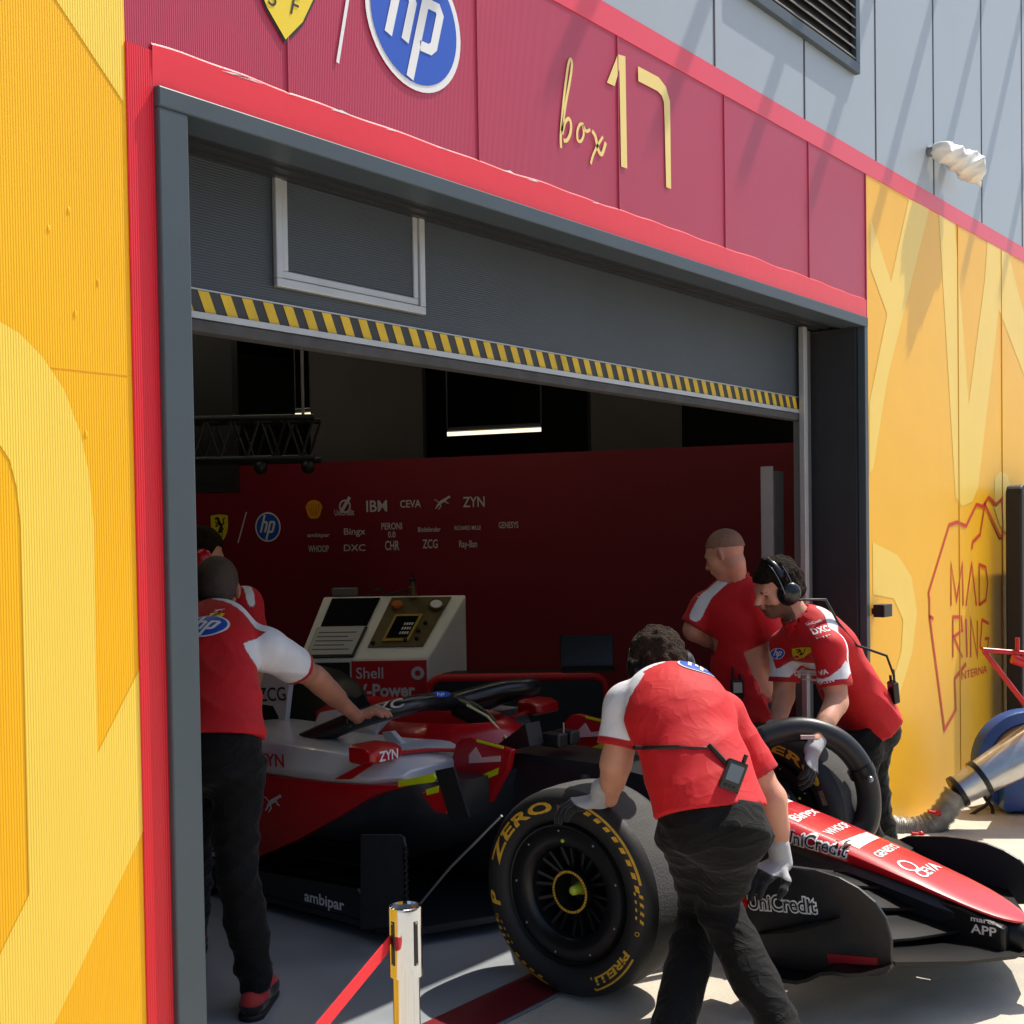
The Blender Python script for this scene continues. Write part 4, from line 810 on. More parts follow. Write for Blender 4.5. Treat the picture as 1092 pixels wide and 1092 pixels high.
def ell(c, ax, rad):
    c = V3(c); Rm = np.array([nz(x) for x in ax]); rad = V3(rad)
    def f(p):
        q = (p - c) @ Rm.T / rad; k = np.linalg.norm(q, axis=1); g = np.linalg.norm(q / rad, axis=1) + 1e-9
        return k * (k - 1) / g
    return f
def smin(ds, k):
    r = ds[0]
    for d in ds[1:]:
        h = np.clip(0.5 + 0.5 * (d - r) / k, 0, 1); r = d + (r - d) * h - k * h * (1 - h)
    return r
def union(fs, k=0.03): return lambda p: smin([f(p) for f in fs], k)
def wob(p, s, seed=0.0):
    """cheap smooth noise in -1..1"""
    x, y, z = (p * s).T
    return (np.sin(x * 1.0 + 1.7 * np.sin(y * .7 + seed) + seed) + np.sin(y * 1.13 + 1.5 * np.sin(z * .8 - seed) + 2 * seed) + np.sin(z * .93 + 1.6 * np.sin(x * .75 + 3 * seed))) / 3
def folds(p, dirv, freq, seed):
    """soft ridges that run across dirv"""
    d = nz(dirv); t = p @ d * freq + 2.2 * wob(p, 7.0, seed) + 0.8 * wob(p, 17.0, seed + 3)
    return 1 - 2 * np.abs(np.sin(t)) ** 0.8
def polygonize(fn, lo, hi, h):
    lo, hi = V3(lo), V3(hi); B = 4
    n = (np.ceil((hi - lo) / (h * B)).astype(int)) * B + 1
    cg = [np.arange(0, n[i], B) for i in range(3)]
    C = np.stack(np.meshgrid(*cg, indexing='ij'), -1).reshape(-1, 3)
    dc = fn(lo + C * h).reshape([len(c) for c in cg])
    near = np.abs(dc) < h * B * 1.9
    D = np.repeat(np.repeat(np.repeat(np.sign(dc) * 9, B, 0), B, 1), B, 2)[:n[0] + 0, :n[1], :n[2]]
    off = B // 2
    D = np.full(n, 9.0)
    idx = [np.clip(np.round(np.arange(n[i]) / B).astype(int), 0, len(cg[i]) - 1) for i in range(3)]
    D = (np.sign(dc) * 9)[np.ix_(*idx)]
    nr = near.copy()
    mask = nr[np.ix_(*idx)]
    I = np.argwhere(mask); vals = np.empty(len(I))
    for s in range(0, len(I), 200000): vals[s:s + 200000] = fn(lo + I[s:s + 200000] * h)
    D[mask] = vals
    ins = D < 0
    cs = np.zeros(np.array(D.shape) - 1, int)
    for dx in (0, 1):
        for dy in (0, 1):
            for dz in (0, 1): cs += ins[dx:D.shape[0] - 1 + dx, dy:D.shape[1] - 1 + dy, dz:D.shape[2] - 1 + dz]
    act = np.argwhere((cs > 0) & (cs < 8)); vid = -np.ones(cs.shape, int); vid[tuple(act.T)] = np.arange(len(act))
    acc = np.zeros((len(act), 3)); cnt = np.zeros(len(act))
    corners = [(i, j, k) for i in (0, 1) for j in (0, 1) for k in (0, 1)]
    for ax in range(3):
        for c in corners:
            if c[ax]: continue
            e = list(c); e[ax] = 1
            a = act + np.array(c); b = act + np.array(e); da = D[tuple(a.T)]; db = D[tuple(b.T)]
            m = (da < 0) != (db < 0); t = np.where(m, np.clip(da / (da - db + 1e-12), 0, 1), 0)
            pt = a + (b - a) * t[:, None]; acc[m] += pt[m]; cnt[m] += 1
    V = lo + acc / np.maximum(cnt, 1)[:, None] * h
    faces = []
    for ax in range(3):
        u, w = [(1, 2), (2, 0), (0, 1)][ax]
        sl0 = [slice(1, D.shape[i] - 1) for i in range(3)]; sl1 = list(sl0); sl0[ax] = slice(0, D.shape[ax] - 1); sl1[ax] = slice(1, D.shape[ax])
        A_, B_ = ins[tuple(sl0)], ins[tuple(sl1)]
        E_ = np.argwhere(A_ != B_); flip = A_[tuple(E_.T)]
        base = E_ + 1; base[:, ax] -= 1
        du = np.zeros(3, int); du[u] = 1; dw = np.zeros(3, int); dw[w] = 1
        q = np.stack([vid[tuple((base - du - dw).T)], vid[tuple((base - dw).T)], vid[tuple(base.T)], vid[tuple((base - du).T)]], 1)
        q = np.where(flip[:, None], q, q[:, ::-1]); faces.append(q)
    Fq = np.concatenate(faces); Fq = Fq[(Fq >= 0).all(1)]
    # settle the vertices on the surface
    for _ in range(2):
        d0 = fn(V); e = h * .25; g = np.stack([fn(V + np.eye(3)[i] * e) - d0 for i in range(3)], 1) / e
        V = V - g * (np.clip(d0, -h, h) / (np.sum(g * g, 1) + 1e-6))[:, None] * 0.8
    return V, Fq
def sdf_mesh(name, fn, lo, hi, h, m, parent, attrs=()):
    V, Fq = polygonize(fn, lo, hi, h)
    me = bpy.data.meshes.new(name); me.vertices.add(len(V)); me.vertices.foreach_set('co', V.astype(np.float32).ravel())
    me.loops.add(Fq.size); me.loops.foreach_set('vertex_index', Fq.astype(np.int32).ravel())
    me.polygons.add(len(Fq)); me.polygons.foreach_set('loop_start', np.arange(0, Fq.size, 4, dtype=np.int32)); me.polygons.foreach_set('loop_total', np.full(len(Fq), 4, np.int32))
    me.update(calc_edges=True); me.validate(); me.materials.append(m)
    for nm, f in attrs:
        a = me.attributes.new(nm, 'FLOAT', 'POINT'); a.data.foreach_set('value', f(V).astype(np.float32))
    return link(name, me, parent, 180)
def tree_of(*objs):
    vs = []; fs = []
    for o in objs:
        k = len(vs); vs += [v.co.copy() for v in o.data.vertices]; fs += [tuple(i + k for i in p.vertices) for p in o.data.polygons]
    return BVHTree.FromPolygons(vs, fs)

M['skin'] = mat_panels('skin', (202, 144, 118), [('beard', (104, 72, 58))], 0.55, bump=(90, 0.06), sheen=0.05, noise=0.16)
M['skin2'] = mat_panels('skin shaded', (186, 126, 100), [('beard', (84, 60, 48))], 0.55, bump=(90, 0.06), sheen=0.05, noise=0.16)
RED = (200, 9, 22); WHT = (226, 226, 230)
M['shirt'] = mat_panels('team shirt', RED, [('panel', WHT), ('line', (150, 10, 26)), ('cuff', (176, 10, 26))], 0.72, bump=(220, 0.05), sheen=0.06, crease=(4.2, (1, 1, .8), .009))
M['trousers'] = mat('black work trousers', (15, 15, 16), 0.85, noise=(7, 0.25), bump=(260, 0.08), sheen=0.08, spec=.25, crease=(5, (1, 1, 1.6), .02))
M['trousers_grey'] = mat('charcoal trousers', (56, 55, 56), 0.85, noise=(7, 0.2), bump=(260, 0.08), sheen=0.1, crease=(5, (1, 1, 1.6), .02))
M['hair_dark'] = mat('dark brown hair', (34, 24, 17), 0.8, noise=(60, 0.5), bump=(110, 0.9), spec=.12)
M['hair_grey'] = mat('greying brown hair', (54, 43, 34), 0.8, noise=(70, 0.6), bump=(110, 1.0), spec=.12)
M['hair_stubble'] = mat('shaved hair', (140, 102, 82), 0.7, noise=(90, 0.2), bump=(200, 0.3))
M['hair_short'] = mat('cropped hair', (70, 56, 48), 0.7, noise=(90, 0.3), bump=(200, 0.4))
M['glove'] = mat('pale grey glove knit', (170, 170, 172), 0.85, noise=(30, 0.12), bump=(240, 0.2))
M['glove_palm'] = mat('black glove coating', (20, 20, 21), 0.5, bump=(160, 0.15))
M['shoe'] = mat('black shoe', (26, 24, 25), 0.7, noise=(20, 0.2))
M['shoe_red'] = mat('red shoe upper', (170, 38, 44), 0.7, noise=(20, 0.2))
M['shoe_p'] = mat_panels('sports shoe', (26, 24, 25), [('coat', (176, 44, 46))], 0.7, noise=.2)
M['headset'] = mat('black headset plastic', (20, 21, 24), 0.28)
M['wire'] = mat('headband steel', (120, 122, 124), 0.3, 0.8)

def frame_of(fwd, up):
    f = nz(fwd); u = V3(up); u = nz(u - f * (u @ f)); l = np.cross(u, f); return f, u, l      # forward, up, left
def head_fns(c, fwd, up, s=1.0):
    f, u, l = frame_of(fwd, up); c = V3(c); P = lambda a, b, d: c + (f * a + l * b + u * d) * s
    fs = [ell(P(-.012, 0, .028), (f, l, u), (.098 * s, .077 * s, .092 * s)), ell(P(.03, 0, -.045), (f, l, u), (.066 * s, .058 * s, .075 * s)),
          ell(P(.062, 0, -.088), (f, l, u), (.026 * s, .03 * s, .024 * s)), cap(P(.078, .03, .02), P(.078, -.03, .02), .014 * s, .014 * s),
          cap(P(.09, 0, .008), P(.112, 0, -.026), .009 * s, .014 * s), cap(P(.085, .02, -.058), P(.085, -.02, -.058), .011 * s, .011 * s),
          ell(P(.05, .045, -.02), (f, l, u), (.03 * s, .025 * s, .03 * s)), ell(P(.05, -.045, -.02), (f, l, u), (.03 * s, .025 * s, .03 * s))]
    ears = [ell(P(-.012, sg * .078, -.008), (f * .8 - l * sg * .5, l * sg * .8 + f * .5, u), (.018 * s, .009 * s, .032 * s)) for sg in (1, -1)]
    eyes = [ell(P(.086, sg * .033, 0.0), (f, l, u), (.012 * s, .014 * s, .009 * s)) for sg in (1, -1)]
    def fn(p):
        d = smin([g(p) for g in fs], .022 * s); d = smin([d] + [g(p) for g in ears], .008 * s)
        for e in eyes: d = -smin([-d, e(p)], .008 * s)
        return d
    return fn, P, (f, u, l)
def hand_fns(w, d, n, side=1, curl=0.6, spread=0.12, s=1.0, thumb=0.9):
    """palm, four fingers and a thumb. w wrist, d towards the fingertips, n the way the palm faces, side +1 thumb along d x n"""
    d = nz(d); n = V3(n); n = nz(n - d * (n @ d)); t = np.cross(d, n) * side; w = V3(w); fs = []
    kn = []
    for i, o in enumerate((.030, .010, -.010, -.029)):
        base = w + (d * .018 + t * o * .55) * s; k_ = w + (d * (.088 - .006 * abs(i - 1)) + t * o - n * .003) * s; kn.append(k_); fs.append(cap(base, k_, .0145 * s, .0125 * s))
    fs.append(ell(w + d * .05 * s + n * .004 * s, (d, t, n), (.05 * s, .038 * s, .016 * s)))
    for i, (k_, L, o) in enumerate(zip(kn, (.068, .078, .072, .056), (1, .35, -.35, -1))):
        dd = nz(d + t * o * spread); a = curl * .55; q = k_; rr = .0102
        for j, ll in enumerate((.46, .30, .24)):
            e = dd * math.cos(a) + n * math.sin(a); q2 = q + e * L * ll * s; fs.append(cap(q, q2, rr * s, (rr - .001) * s)); q = q2; a += curl * (.9 if j == 0 else .6); rr -= .0008
    b = w + (d * .022 + t * .024 + n * .004) * s; m_ = b + nz(d * .55 + t * thumb + n * .35) * .042 * s; e = m_ + nz(d * .85 + t * .35 + n * .4 * (0.5 + curl)) * .032 * s; z = e + nz(d * .9 + t * .0 + n * .5 * (0.5 + curl)) * .024 * s
    fs += [cap(b, m_, .0155 * s, .0125 * s), cap(m_, e, .0122 * s, .0105 * s), cap(e, z, .0105 * s, .009 * s)]
    return union(fs, .009 * s)
def bounds(pts, pad):
    P = np.array([V3(p) for p in pts]); return P.min(0) - pad, P.max(0) + pad

def person(label, J, front, face, headup, skin='skin', trous='trousers', hair='hair_dark', hair_cut=(.0, 0.0), hair_len=.010, hair_curl=.004, k_body=1.0, hem=.10, bulge=0.0,
           panel=None, line=None, cuff=None, beard=None, sleeve=.62, hands=None, gloves=(), seed=1.0, legs=True, bend=.02, group=None, shirt_h=.009, fold_dir=(0, 0, 1), hs=1.0, shoe_dirs=None, collar=True, fold=1.0, hem_n=None):
    """J: hip, neck, head (centre), SL SR EL ER WL WR, HL HR KL KR AL AR"""
    J = {k: V3(v) for k, v in J.items()}; fr = nz(front)
    root = thing('person', (float(J['hip'][0]), float(J['hip'][1]), 0.0), label, 'person', group)
    H, N = J['hip'], J['neck']; ax = N - H; L = np.linalg.norm(ax); au = ax / L; sd = J['SL'] - J['SR']; sd = nz(sd - au * (sd @ au)); fr = np.cross(sd, au) * (1 if np.cross(sd, au) @ fr > 0 else -1)
    Wt = H + ax * .36 - fr * bend * .6; Ch = H + ax * .72 - fr * bend; kb = k_body
    tor = lambda o: [ecap(H + au * (.09 if o < 0 else -.02), Wt, .158 * kb + o, .150 * kb + o + bulge, fr, .70), ecap(Wt, Ch, .150 * kb + o + bulge, .172 * kb + o, fr, .66), ecap(Ch, Ch + au * L * .10, .172 * kb + o, .150 * kb + o, fr, .64),
                     cap(J['SL'] * .93 + Ch * .07, J['SR'] * .93 + Ch * .07, .058 + o, .058 + o), cap(N - au * .02 - fr * .01, J['SL'], .058 + o, .056 + o), cap(N - au * .02 - fr * .01, J['SR'], .058 + o, .056 + o)]
    arm = lambda s, o: [cap(J['S' + s], J['E' + s], .056 + o, .044 + o), cap(J['S' + s] + (J['E' + s] - J['S' + s]) * .3, J['S' + s] + (J['E' + s] - J['S' + s]) * .75, .052 + o, .047 + o)]
    fore = lambda s: [cap(J['E' + s], J['W' + s], .042, .028), cap(J['E' + s] + (J['W' + s] - J['E' + s]) * .12, J['E' + s] + (J['W' + s] - J['E' + s]) * .5, .044, .037)]
    leg = lambda s, o: [cap(J['H' + s], J['K' + s], .083 + o, .054 + o), cap(J['K' + s], J['A' + s], .052 + o, .038 + o), cap(J['K' + s] + (J['A' + s] - J['K' + s]) * .12, J['K' + s] + (J['A' + s] - J['K' + s]) * .55, .055 + o, .050 + o)]
    hf, P, (f, u, l) = head_fns(J['head'], face, headup, hs)
    neck = cap(N - au * .03, P(-.03, 0, -.06), .062, .056)
    # body
    bf = tor(-.012) + arm('L', -.002) + arm('R', -.002) + fore('L') + fore('R') + [neck]
    if legs: bf += leg('L', -.024) + leg('R', -.024)
    bu = union(bf, .03); hnds = [hand_fns(*a) for a in (hands or [])]
    def body(p):
        d = smin([bu(p), hf(p)], .018)
        for g in hnds: d = smin([d, g(p)], .014)
        return d + .0012 * wob(p, 60, seed)
    pts = [J[k] for k in J] + [P(0, 0, .14), P(.13, 0, 0), P(-.12, 0, 0)]
    lo, hi = bounds(pts, .12)
    if not legs: lo[2] = max(lo[2], H[2] - .2)
    if hands: pts = pts + [V3(a[0]) + nz(a[1]) * .2 for a in hands]; lo, hi = bounds(pts, .12)
    o_body = sdf_mesh('body', body, lo, hi, .0072, M[skin], root, [('beard', (lambda p: beard(p, P, f, u, l)) if beard else (lambda p: np.full(len(p), -1.0)))])
    # hair: a layer over the skull above a hairline
    if hair:
        hr = [ell(P(-.014, 0, .030), (f, l, u), ((.100 + hair_len) * hs, (.079 + hair_len) * hs, (.094 + hair_len * 1.3) * hs)), ell(P(-.05, 0, -.02), (f, l, u), ((.058 + hair_len * .7) * hs, (.064 + hair_len * .7) * hs, (.062) * hs))]
        hu = union(hr, .02); c0 = P(0, 0, 0); hc, ht_ = hair_cut
        def hairf(p):
            q = p - c0; a, b, d_ = q @ f, q @ l, q @ u
            if hc == 'crop': return np.maximum(hu(p), np.maximum(.035 - d_ + .35 * np.clip(a, -.1, .1), a - .07))
            cut = np.maximum(np.where(d_ > .062 + ht_, a - .088 - hc, a - (.022 + hc) - .35 * np.clip(d_, -.1, .06)), -(d_ + .072 - .35 * np.clip(a + .03, -.1, .1)))
            return np.maximum(hu(p) + hair_curl * (wob(p, 75, seed) + .6 * wob(p, 140, seed + 1)), cut)
        l2, h2 = bounds([P(.13, 0, 0), P(-.15, 0, 0), P(0, .12, 0), P(0, -.12, 0), P(0, 0, .16), P(0, 0, -.12)], .03)
        sdf_mesh('hair', hairf, l2, h2, .0055, M[hair], root)
    # shirt
    o = .013
    sl_end = {s: J['S' + s] + (J['E' + s] - J['S' + s]) * sleeve for s in 'LR'}
    shf = tor(o) + [ecap(H - au * hem, Wt, .166 * kb + o, .152 * kb + o + bulge, fr, .74)]
    for s in 'LR':
        d_ = nz(sl_end[s] - J['S' + s]); shf += [cap(J['S' + s], sl_end[s] + d_ * .06, .062 + o, .063 + o)]
    su = union(shf, .03); hemc = H - au * hem; hn = nz(hem_n) if hem_n is not None else au
    sleeve_pl = {s: (sl_end[s], nz(J['E' + s] - J['S' + s])) for s in 'LR'}
    nb = N + au * .018
    neck_sub = cap(N - au * .01, P(-.03, 0, -.05), .063, .070)
    col = cap(N - au * .02, N + (P(-.03, 0, -.06) - N) * .55 + au * .012, .076, .070)
    def shirt(p):
        d = su(p); w = np.clip(1 - np.abs((p - hemc) @ au) / .5, 0, 1)
        d = d - fold * (.0055 * folds(p, fold_dir, 34, seed) * (0.15 + .85 * w) * .8 - .004 * wob(p, 22, seed + 2))
        for s in 'LR':
            e, n_ = sleeve_pl[s]; q = (p - e) @ n_; rad = np.linalg.norm((p - e) - np.outer(q, n_), axis=1)
            d = np.maximum(d, np.where(rad < .16, q, -1))
        d = np.maximum(d, -((p - hemc) @ hn + .006 * wob(p, 14, seed + 4)))
        if collar: d = np.minimum(d, np.maximum(col(p), 0 * d - 1))
        d = np.maximum(d, -neck_sub(p) if collar else d)
        return np.maximum(d, (p - nb) @ au - (.03 if collar else .0) - 10 * ((np.linalg.norm(p - nb, axis=1) > .13)))
    lo, hi = bounds([J[k] for k in ('hip', 'neck', 'SL', 'SR')] + [sl_end['L'], sl_end['R'], hemc], .24)
    zero = lambda p: np.full(len(p), -1.0)
    arms = {'J': J, 'sl': sl_end, 'fr': fr, 'au': au, 'N': N, 'sd': sd}
    def cufff(p):
        r = np.full(len(p), -1.0)
        for s in 'LR':
            e, n_ = sleeve_pl[s]; q = (p - e) @ n_; rad = np.linalg.norm((p - e) - np.outer(q, n_), axis=1); r = np.maximum(r, np.where(rad < .13, q + .022, -1))
        return r
    o_shirt = sdf_mesh('shirt', shirt, lo, hi, shirt_h, M['shirt'], root, [('panel', (lambda p: panel(p, arms)) if panel else zero), ('line', (lambda p: np.maximum(.0022 - np.abs(panel(p, arms)), line(p, arms) if line else -1.0)) if panel else zero), ('cuff', cufff)])
    # trousers
    o_tr = None
    if legs:
        tf = [ecap(H - au * .0, H + au * .12, .160 * kb + .008, .150 * kb + .008, fr, .72), cap(J['HL'], J['HR'], .10, .10)]
        for s in 'LR': tf += leg(s, .016) + [cap(J['K' + s] + (J['A' + s] - J['K' + s]) * .4, J['A' + s], .062, .056)]
        tu = union(tf, .028)
        def trou(p):
            d = tu(p); kn = np.minimum(np.linalg.norm(p - J['KL'], axis=1), np.linalg.norm(p - J['KR'], axis=1)); cr = np.linalg.norm(p - H, axis=1); an = np.minimum(np.linalg.norm(p - J['AL'], axis=1), np.linalg.norm(p - J['AR'], axis=1))
            w = np.clip(1.2 - np.minimum(np.minimum(kn, cr * .8), an) / .30, .25, 1)
            d = d - (.0058 * folds(p, (0.35, .1, 1), 25, seed + 5) + .0042 * folds(p, (-.5, .3, 1), 43, seed + 8)) * w + .004 * wob(p, 19, seed + 6)
            d = np.maximum(d, (p - (hemc + hn * .09)) @ hn)
            for s in 'LR': n_ = nz(J['A' + s] - J['K' + s]); q = (p - (J['A' + s] + n_ * .035)); d = np.where(np.linalg.norm(q, axis=1) < .2, np.maximum(d, q @ n_), d)
            return d
        lo, hi = bounds([J[k] for k in ('hip', 'HL', 'HR', 'KL', 'KR', 'AL', 'AR')], .20)
        o_tr = sdf_mesh('trousers', trou, lo, hi, .0082, M[trous], root)
        for i, s in enumerate('LR'):
            A = J['A' + s]; sdir = nz(shoe_dirs[i] if shoe_dirs else fr * V3((1, 1, 0))); g = V3((A[0], A[1], 0))
            lat = np.cross(V3((0, 0, 1)), sdir)
            sh = union([cap(g + V3((0, 0, .05)) - sdir * .05, g + V3((0, 0, .045)) + sdir * .12, .042, .040), ell(g + V3((0, 0, .04)) + sdir * .14, (sdir, lat, V3((0, 0, 1))), (.075, .047, .040)), cap(g + V3((0, 0, .06)), A, .046, .044)], .02)
            shb = lambda p, sh=sh: np.maximum(sh(p), -(p[:, 2] - .022))
            sol = union([cap(g + V3((0, 0, .018)) - sdir * .05, g + V3((0, 0, .018)) + sdir * .14, .045, .047)], .01)
            lo, hi = bounds([g, A, g + sdir * .2, g - sdir * .08], .09); lo[2] = -.01
            os_ = sdf_mesh('shoe', shb, lo, hi, .007, M['shoe_p'], root, [('coat', lambda p: p[:, 2] - .058 - .012 * wob(p, 40, 1)) if seed == 1.0 else ('coat', lambda p: np.full(len(p), -1.0))])
            sdf_mesh('sole', lambda p, sol=sol: np.maximum(sol(p), np.maximum(p[:, 2] - .024, -(p[:, 2] - .001))), lo, hi, .007, M['shoe'], os_)
    for (w, d, n, sdn, curl) in gloves:
        g = hand_fns(w, d, n, sdn, curl, .1, 1.1); sw = min('LR', key=lambda s: np.linalg.norm(V3(w) - J['W' + s])); cd_ = nz(J['W' + sw] - J['E' + sw]); cf = cap(V3(w) - cd_ * .055, V3(w) + cd_ * .005, .037, .036)
        gf = lambda p, g=g, cf=cf: smin([g(p), cf(p)], .012)
        lo, hi = bounds([V3(w) - cd_ * .09, V3(w) + nz(d) * .22], .10)
        nn = nz(n); wv = V3(w)
        sdf_mesh('glove', gf, lo, hi, .0045, M['glove_p'], root, [('coat', lambda p, nn=nn, wv=wv, dv=nz(d): np.minimum((p - wv) @ nn + .45 * ((p - wv) @ dv - .115) , (p - wv) @ dv - .01))])
    return root, o_body, o_shirt, o_tr, P, (f, u, l), arms
M['glove_p'] = mat_panels('work glove', (172, 172, 174), [('coat', (20, 20, 22))], 0.8, bump=(240, 0.2))

def headset(root, P, f, u, l, hs=1.0, mic=False):
    """ear muffs with a wire headband"""
    for sg in (1, -1):
        o = MB().lathe(P(-.008, sg * .070, -.012), tuple(l * sg), [(0, .001), (0, .052 * hs), (.012, .054 * hs), (.02, .047 * hs), (.034, .045 * hs), (.046, .034 * hs), (.050, .001)], 24).build('ear_muff', M['headset'], root, 50)
    arc = [P(-.01 - .0 + .02 * math.sin(PI * i / 16), .098 * math.cos(PI * i / 16), .0 + .137 * hs * math.sin(PI * i / 16)) for i in range(17)]
    MB().tube([tuple(a) for a in arc], .005, 8, flat=(tuple(f), 2.6)).build('headband', M['headset'], root, 60)
    for dx in (-.022, .026):
        MB().tube([tuple(P(dx * (1 - .0), .112 * math.cos(PI * i / 16), -.01 + .138 * hs * math.sin(PI * i / 16))) for i in range(0, 7)], .0022, 6).build('band_wire', M['wire'], root, 60)
    if mic: MB().tube([tuple(P(-.0, .10, -.03)), tuple(P(.05, .095, -.06)), tuple(P(.10, .045, -.07))], .004, 6).build('microphone', M['headset'], root, 60)

def sleeve_stripe(s, w, t0=0.0, t1=.95, up=(0, 0, 1)):
    """pale band over the shoulder and down the sleeve, on the side that faces up"""
    def fn(p, a):
        S, E, N = a['J']['S' + s], a['sl'][s], a['N']; u = nz(up); fl = lambda x: x - np.outer(x @ u, u) if x.ndim == 2 else x - u * (x @ u)
        N = N + (S - N) * .15; best = np.full(len(p), 9.0); q = fl(p)
        for A_, B_, k0, k1 in ((N, S, 0, 1), (S, E, 0, t1)):
            A2, B2 = fl(A_), fl(B_); d = B2 - A2; t = np.clip((q - A2) @ d / (d @ d), k0, k1); best = np.minimum(best, np.linalg.norm(q - A2 - t[:, None] * d, axis=1))
        front = np.minimum((p - S) @ u, (p - (N + S) / 2) @ u + .05)
        return np.where(front > -.015, w - best, -1)
    return fn
def sleeve_all(s, k=.0, t1=.90):
    """whole sleeve pale from the armhole to the cuff, reaching up to the collar"""
    def fn(p, a):
        S, E, N = a['J']['S' + s], a['sl'][s], a['N']; d = nz(E - S); o = nz(S - N); L = np.linalg.norm(E - S); q = p - S; arm_d = np.minimum(q @ nz(o - d * .1) + k, .125 - np.linalg.norm(q - np.outer(np.clip(q @ d, -.03, 1), d), axis=1))
        back = np.clip(q @ (-a['fr']), -1, 1); t = q @ d / L
        return np.minimum(arm_d, (t1 - t) * L)
    return fn
def both(*fs): return lambda p, a: np.max([f(p, a) for f in fs], axis=0)

# ---- 1: man at the car's cockpit, seen from behind, leaning on the halo
pA = person('person in red shirt with round blue logo on his back, one arm on the halo',
    dict(hip=(0.865,0.937,0.881), neck=(1.098,1.253,1.312), head=(1.171,1.322,1.417), SL=(0.987,1.423,1.207), SR=(1.17,1.036,1.202), EL=(1.029,1.69,0.969), ER=(1.483,1.126,1.062), WL=(1.143,1.867,0.788), WR=(1.881,1.301,0.838),
         HL=(0.846,1.041,0.801), HR=(0.904,0.888,0.808), KL=(0.926,1.179,0.421), KR=(0.869,0.853,0.495), AL=(1.033,1.366,0.008), AR=(0.872,0.769,0.11)),
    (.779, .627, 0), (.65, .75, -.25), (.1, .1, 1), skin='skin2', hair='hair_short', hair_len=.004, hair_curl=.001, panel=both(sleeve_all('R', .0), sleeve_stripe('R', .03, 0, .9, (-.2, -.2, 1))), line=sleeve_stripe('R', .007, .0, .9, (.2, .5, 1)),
    hands=[((1.876,1.308,0.843), (.35, -.5, .15), (0, 0, -1), 1, .5)], seed=1.0, hem=-.045, hem_n=(.25, .2, 1), k_body=.93, fold_dir=(.4, -.3, 1), shoe_dirs=[(.75, .65, 0), (.75, .55, 0)], bend=.03)
root, ob, osh, otr, P, fr3, ar = pA
tA = tree_of(osh); F = Flat(); hp_shapes(F, 0.082, sub=.02, sy=.78)
nA = -V3(ar['fr']); uA = (.627, -.779, 0)
F.to(drape_fn(tA, (0.978,1.115,1.279), uA, (0, 0, 1), tuple(nA), .35, .003)).build('round_logo', [M['blue_logo'], M['white']], osh, fixn=False)
F = Flat(); F.add(tri_subdiv(poly2([(-.022, -.014), (.022, -.014), (.026, .012), (0, .016), (-.026, .012)]), .02), 0); F.add(stroke([(-.012, -.01), (0, .004), (.012, .01)], .008), 1, .002)
F.to(drape_fn(tA, (0.99,1.1,1.347), uA, (0, 0, 1), tuple(nA), .35, .003)).build('shield_logo', [M['yellow_logo'], M['ink']], osh, fixn=False)
F = Flat(); cat_shapes(F, .03); F.to(drape_fn(tA, (0.99,1.1,1.38), uA, (0, 0, 1), tuple(nA), .35, .004)).build('cat_logo', M['white'], osh, fixn=False)
MB().tube([tuple(V3((1.833,1.297,0.833)) + V3((.028 * math.cos(a), .01 * math.cos(a), .032 * math.sin(a)))) for a in [2 * PI * i / 16 for i in range(17)]], .006, 6).build('wristband', M['black'], root, 60)

# ---- 2: half hidden colleague further in
pB = person('dark-haired person with red headset, half hidden behind the left door jamb',
    dict(hip=(1.758,2.06,0.771), neck=(1.713,2.036,1.344), head=(1.642,2.045,1.538), SL=(1.795,2.253,1.261), SR=(1.702,1.811,1.32), EL=(1.913,2.346,0.978), ER=(1.66,1.703,1.079), WL=(1.953,2.296,0.772), WR=(1.664,1.778,0.868),
         HL=(1.753,2.146,0.655), HR=(1.758,1.981,0.67), KL=(1.779,2.193,0.292), KR=(1.753,1.986,0.325), AL=(1.766,2.209,-0.04), AR=(1.749,1.992,-0.007)),
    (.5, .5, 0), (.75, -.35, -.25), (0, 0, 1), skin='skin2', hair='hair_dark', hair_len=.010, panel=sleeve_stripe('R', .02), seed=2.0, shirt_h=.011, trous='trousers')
root, ob, osh, otr, P, (f, u, l), ar = pB
F = Flat()
for i in range(4): F.add(at2(fit('HP', .05, .014), -.02, -.026 * i))
MB().lathe(P(-.008, -.07, -.012), tuple(-l), [(0, .001), (0, .045), (.03, .042), (.045, .02), (.046, .001)], 20).build('ear_muff', M['car_red'], root, 50)
MB().tube([tuple(P(-.05, -.08, -.06)), tuple(P(-.05, -.02, -.075)), tuple(P(-.03, .06, -.06))], .02, 8).build('neck_band', M['car_red'], root, 60)

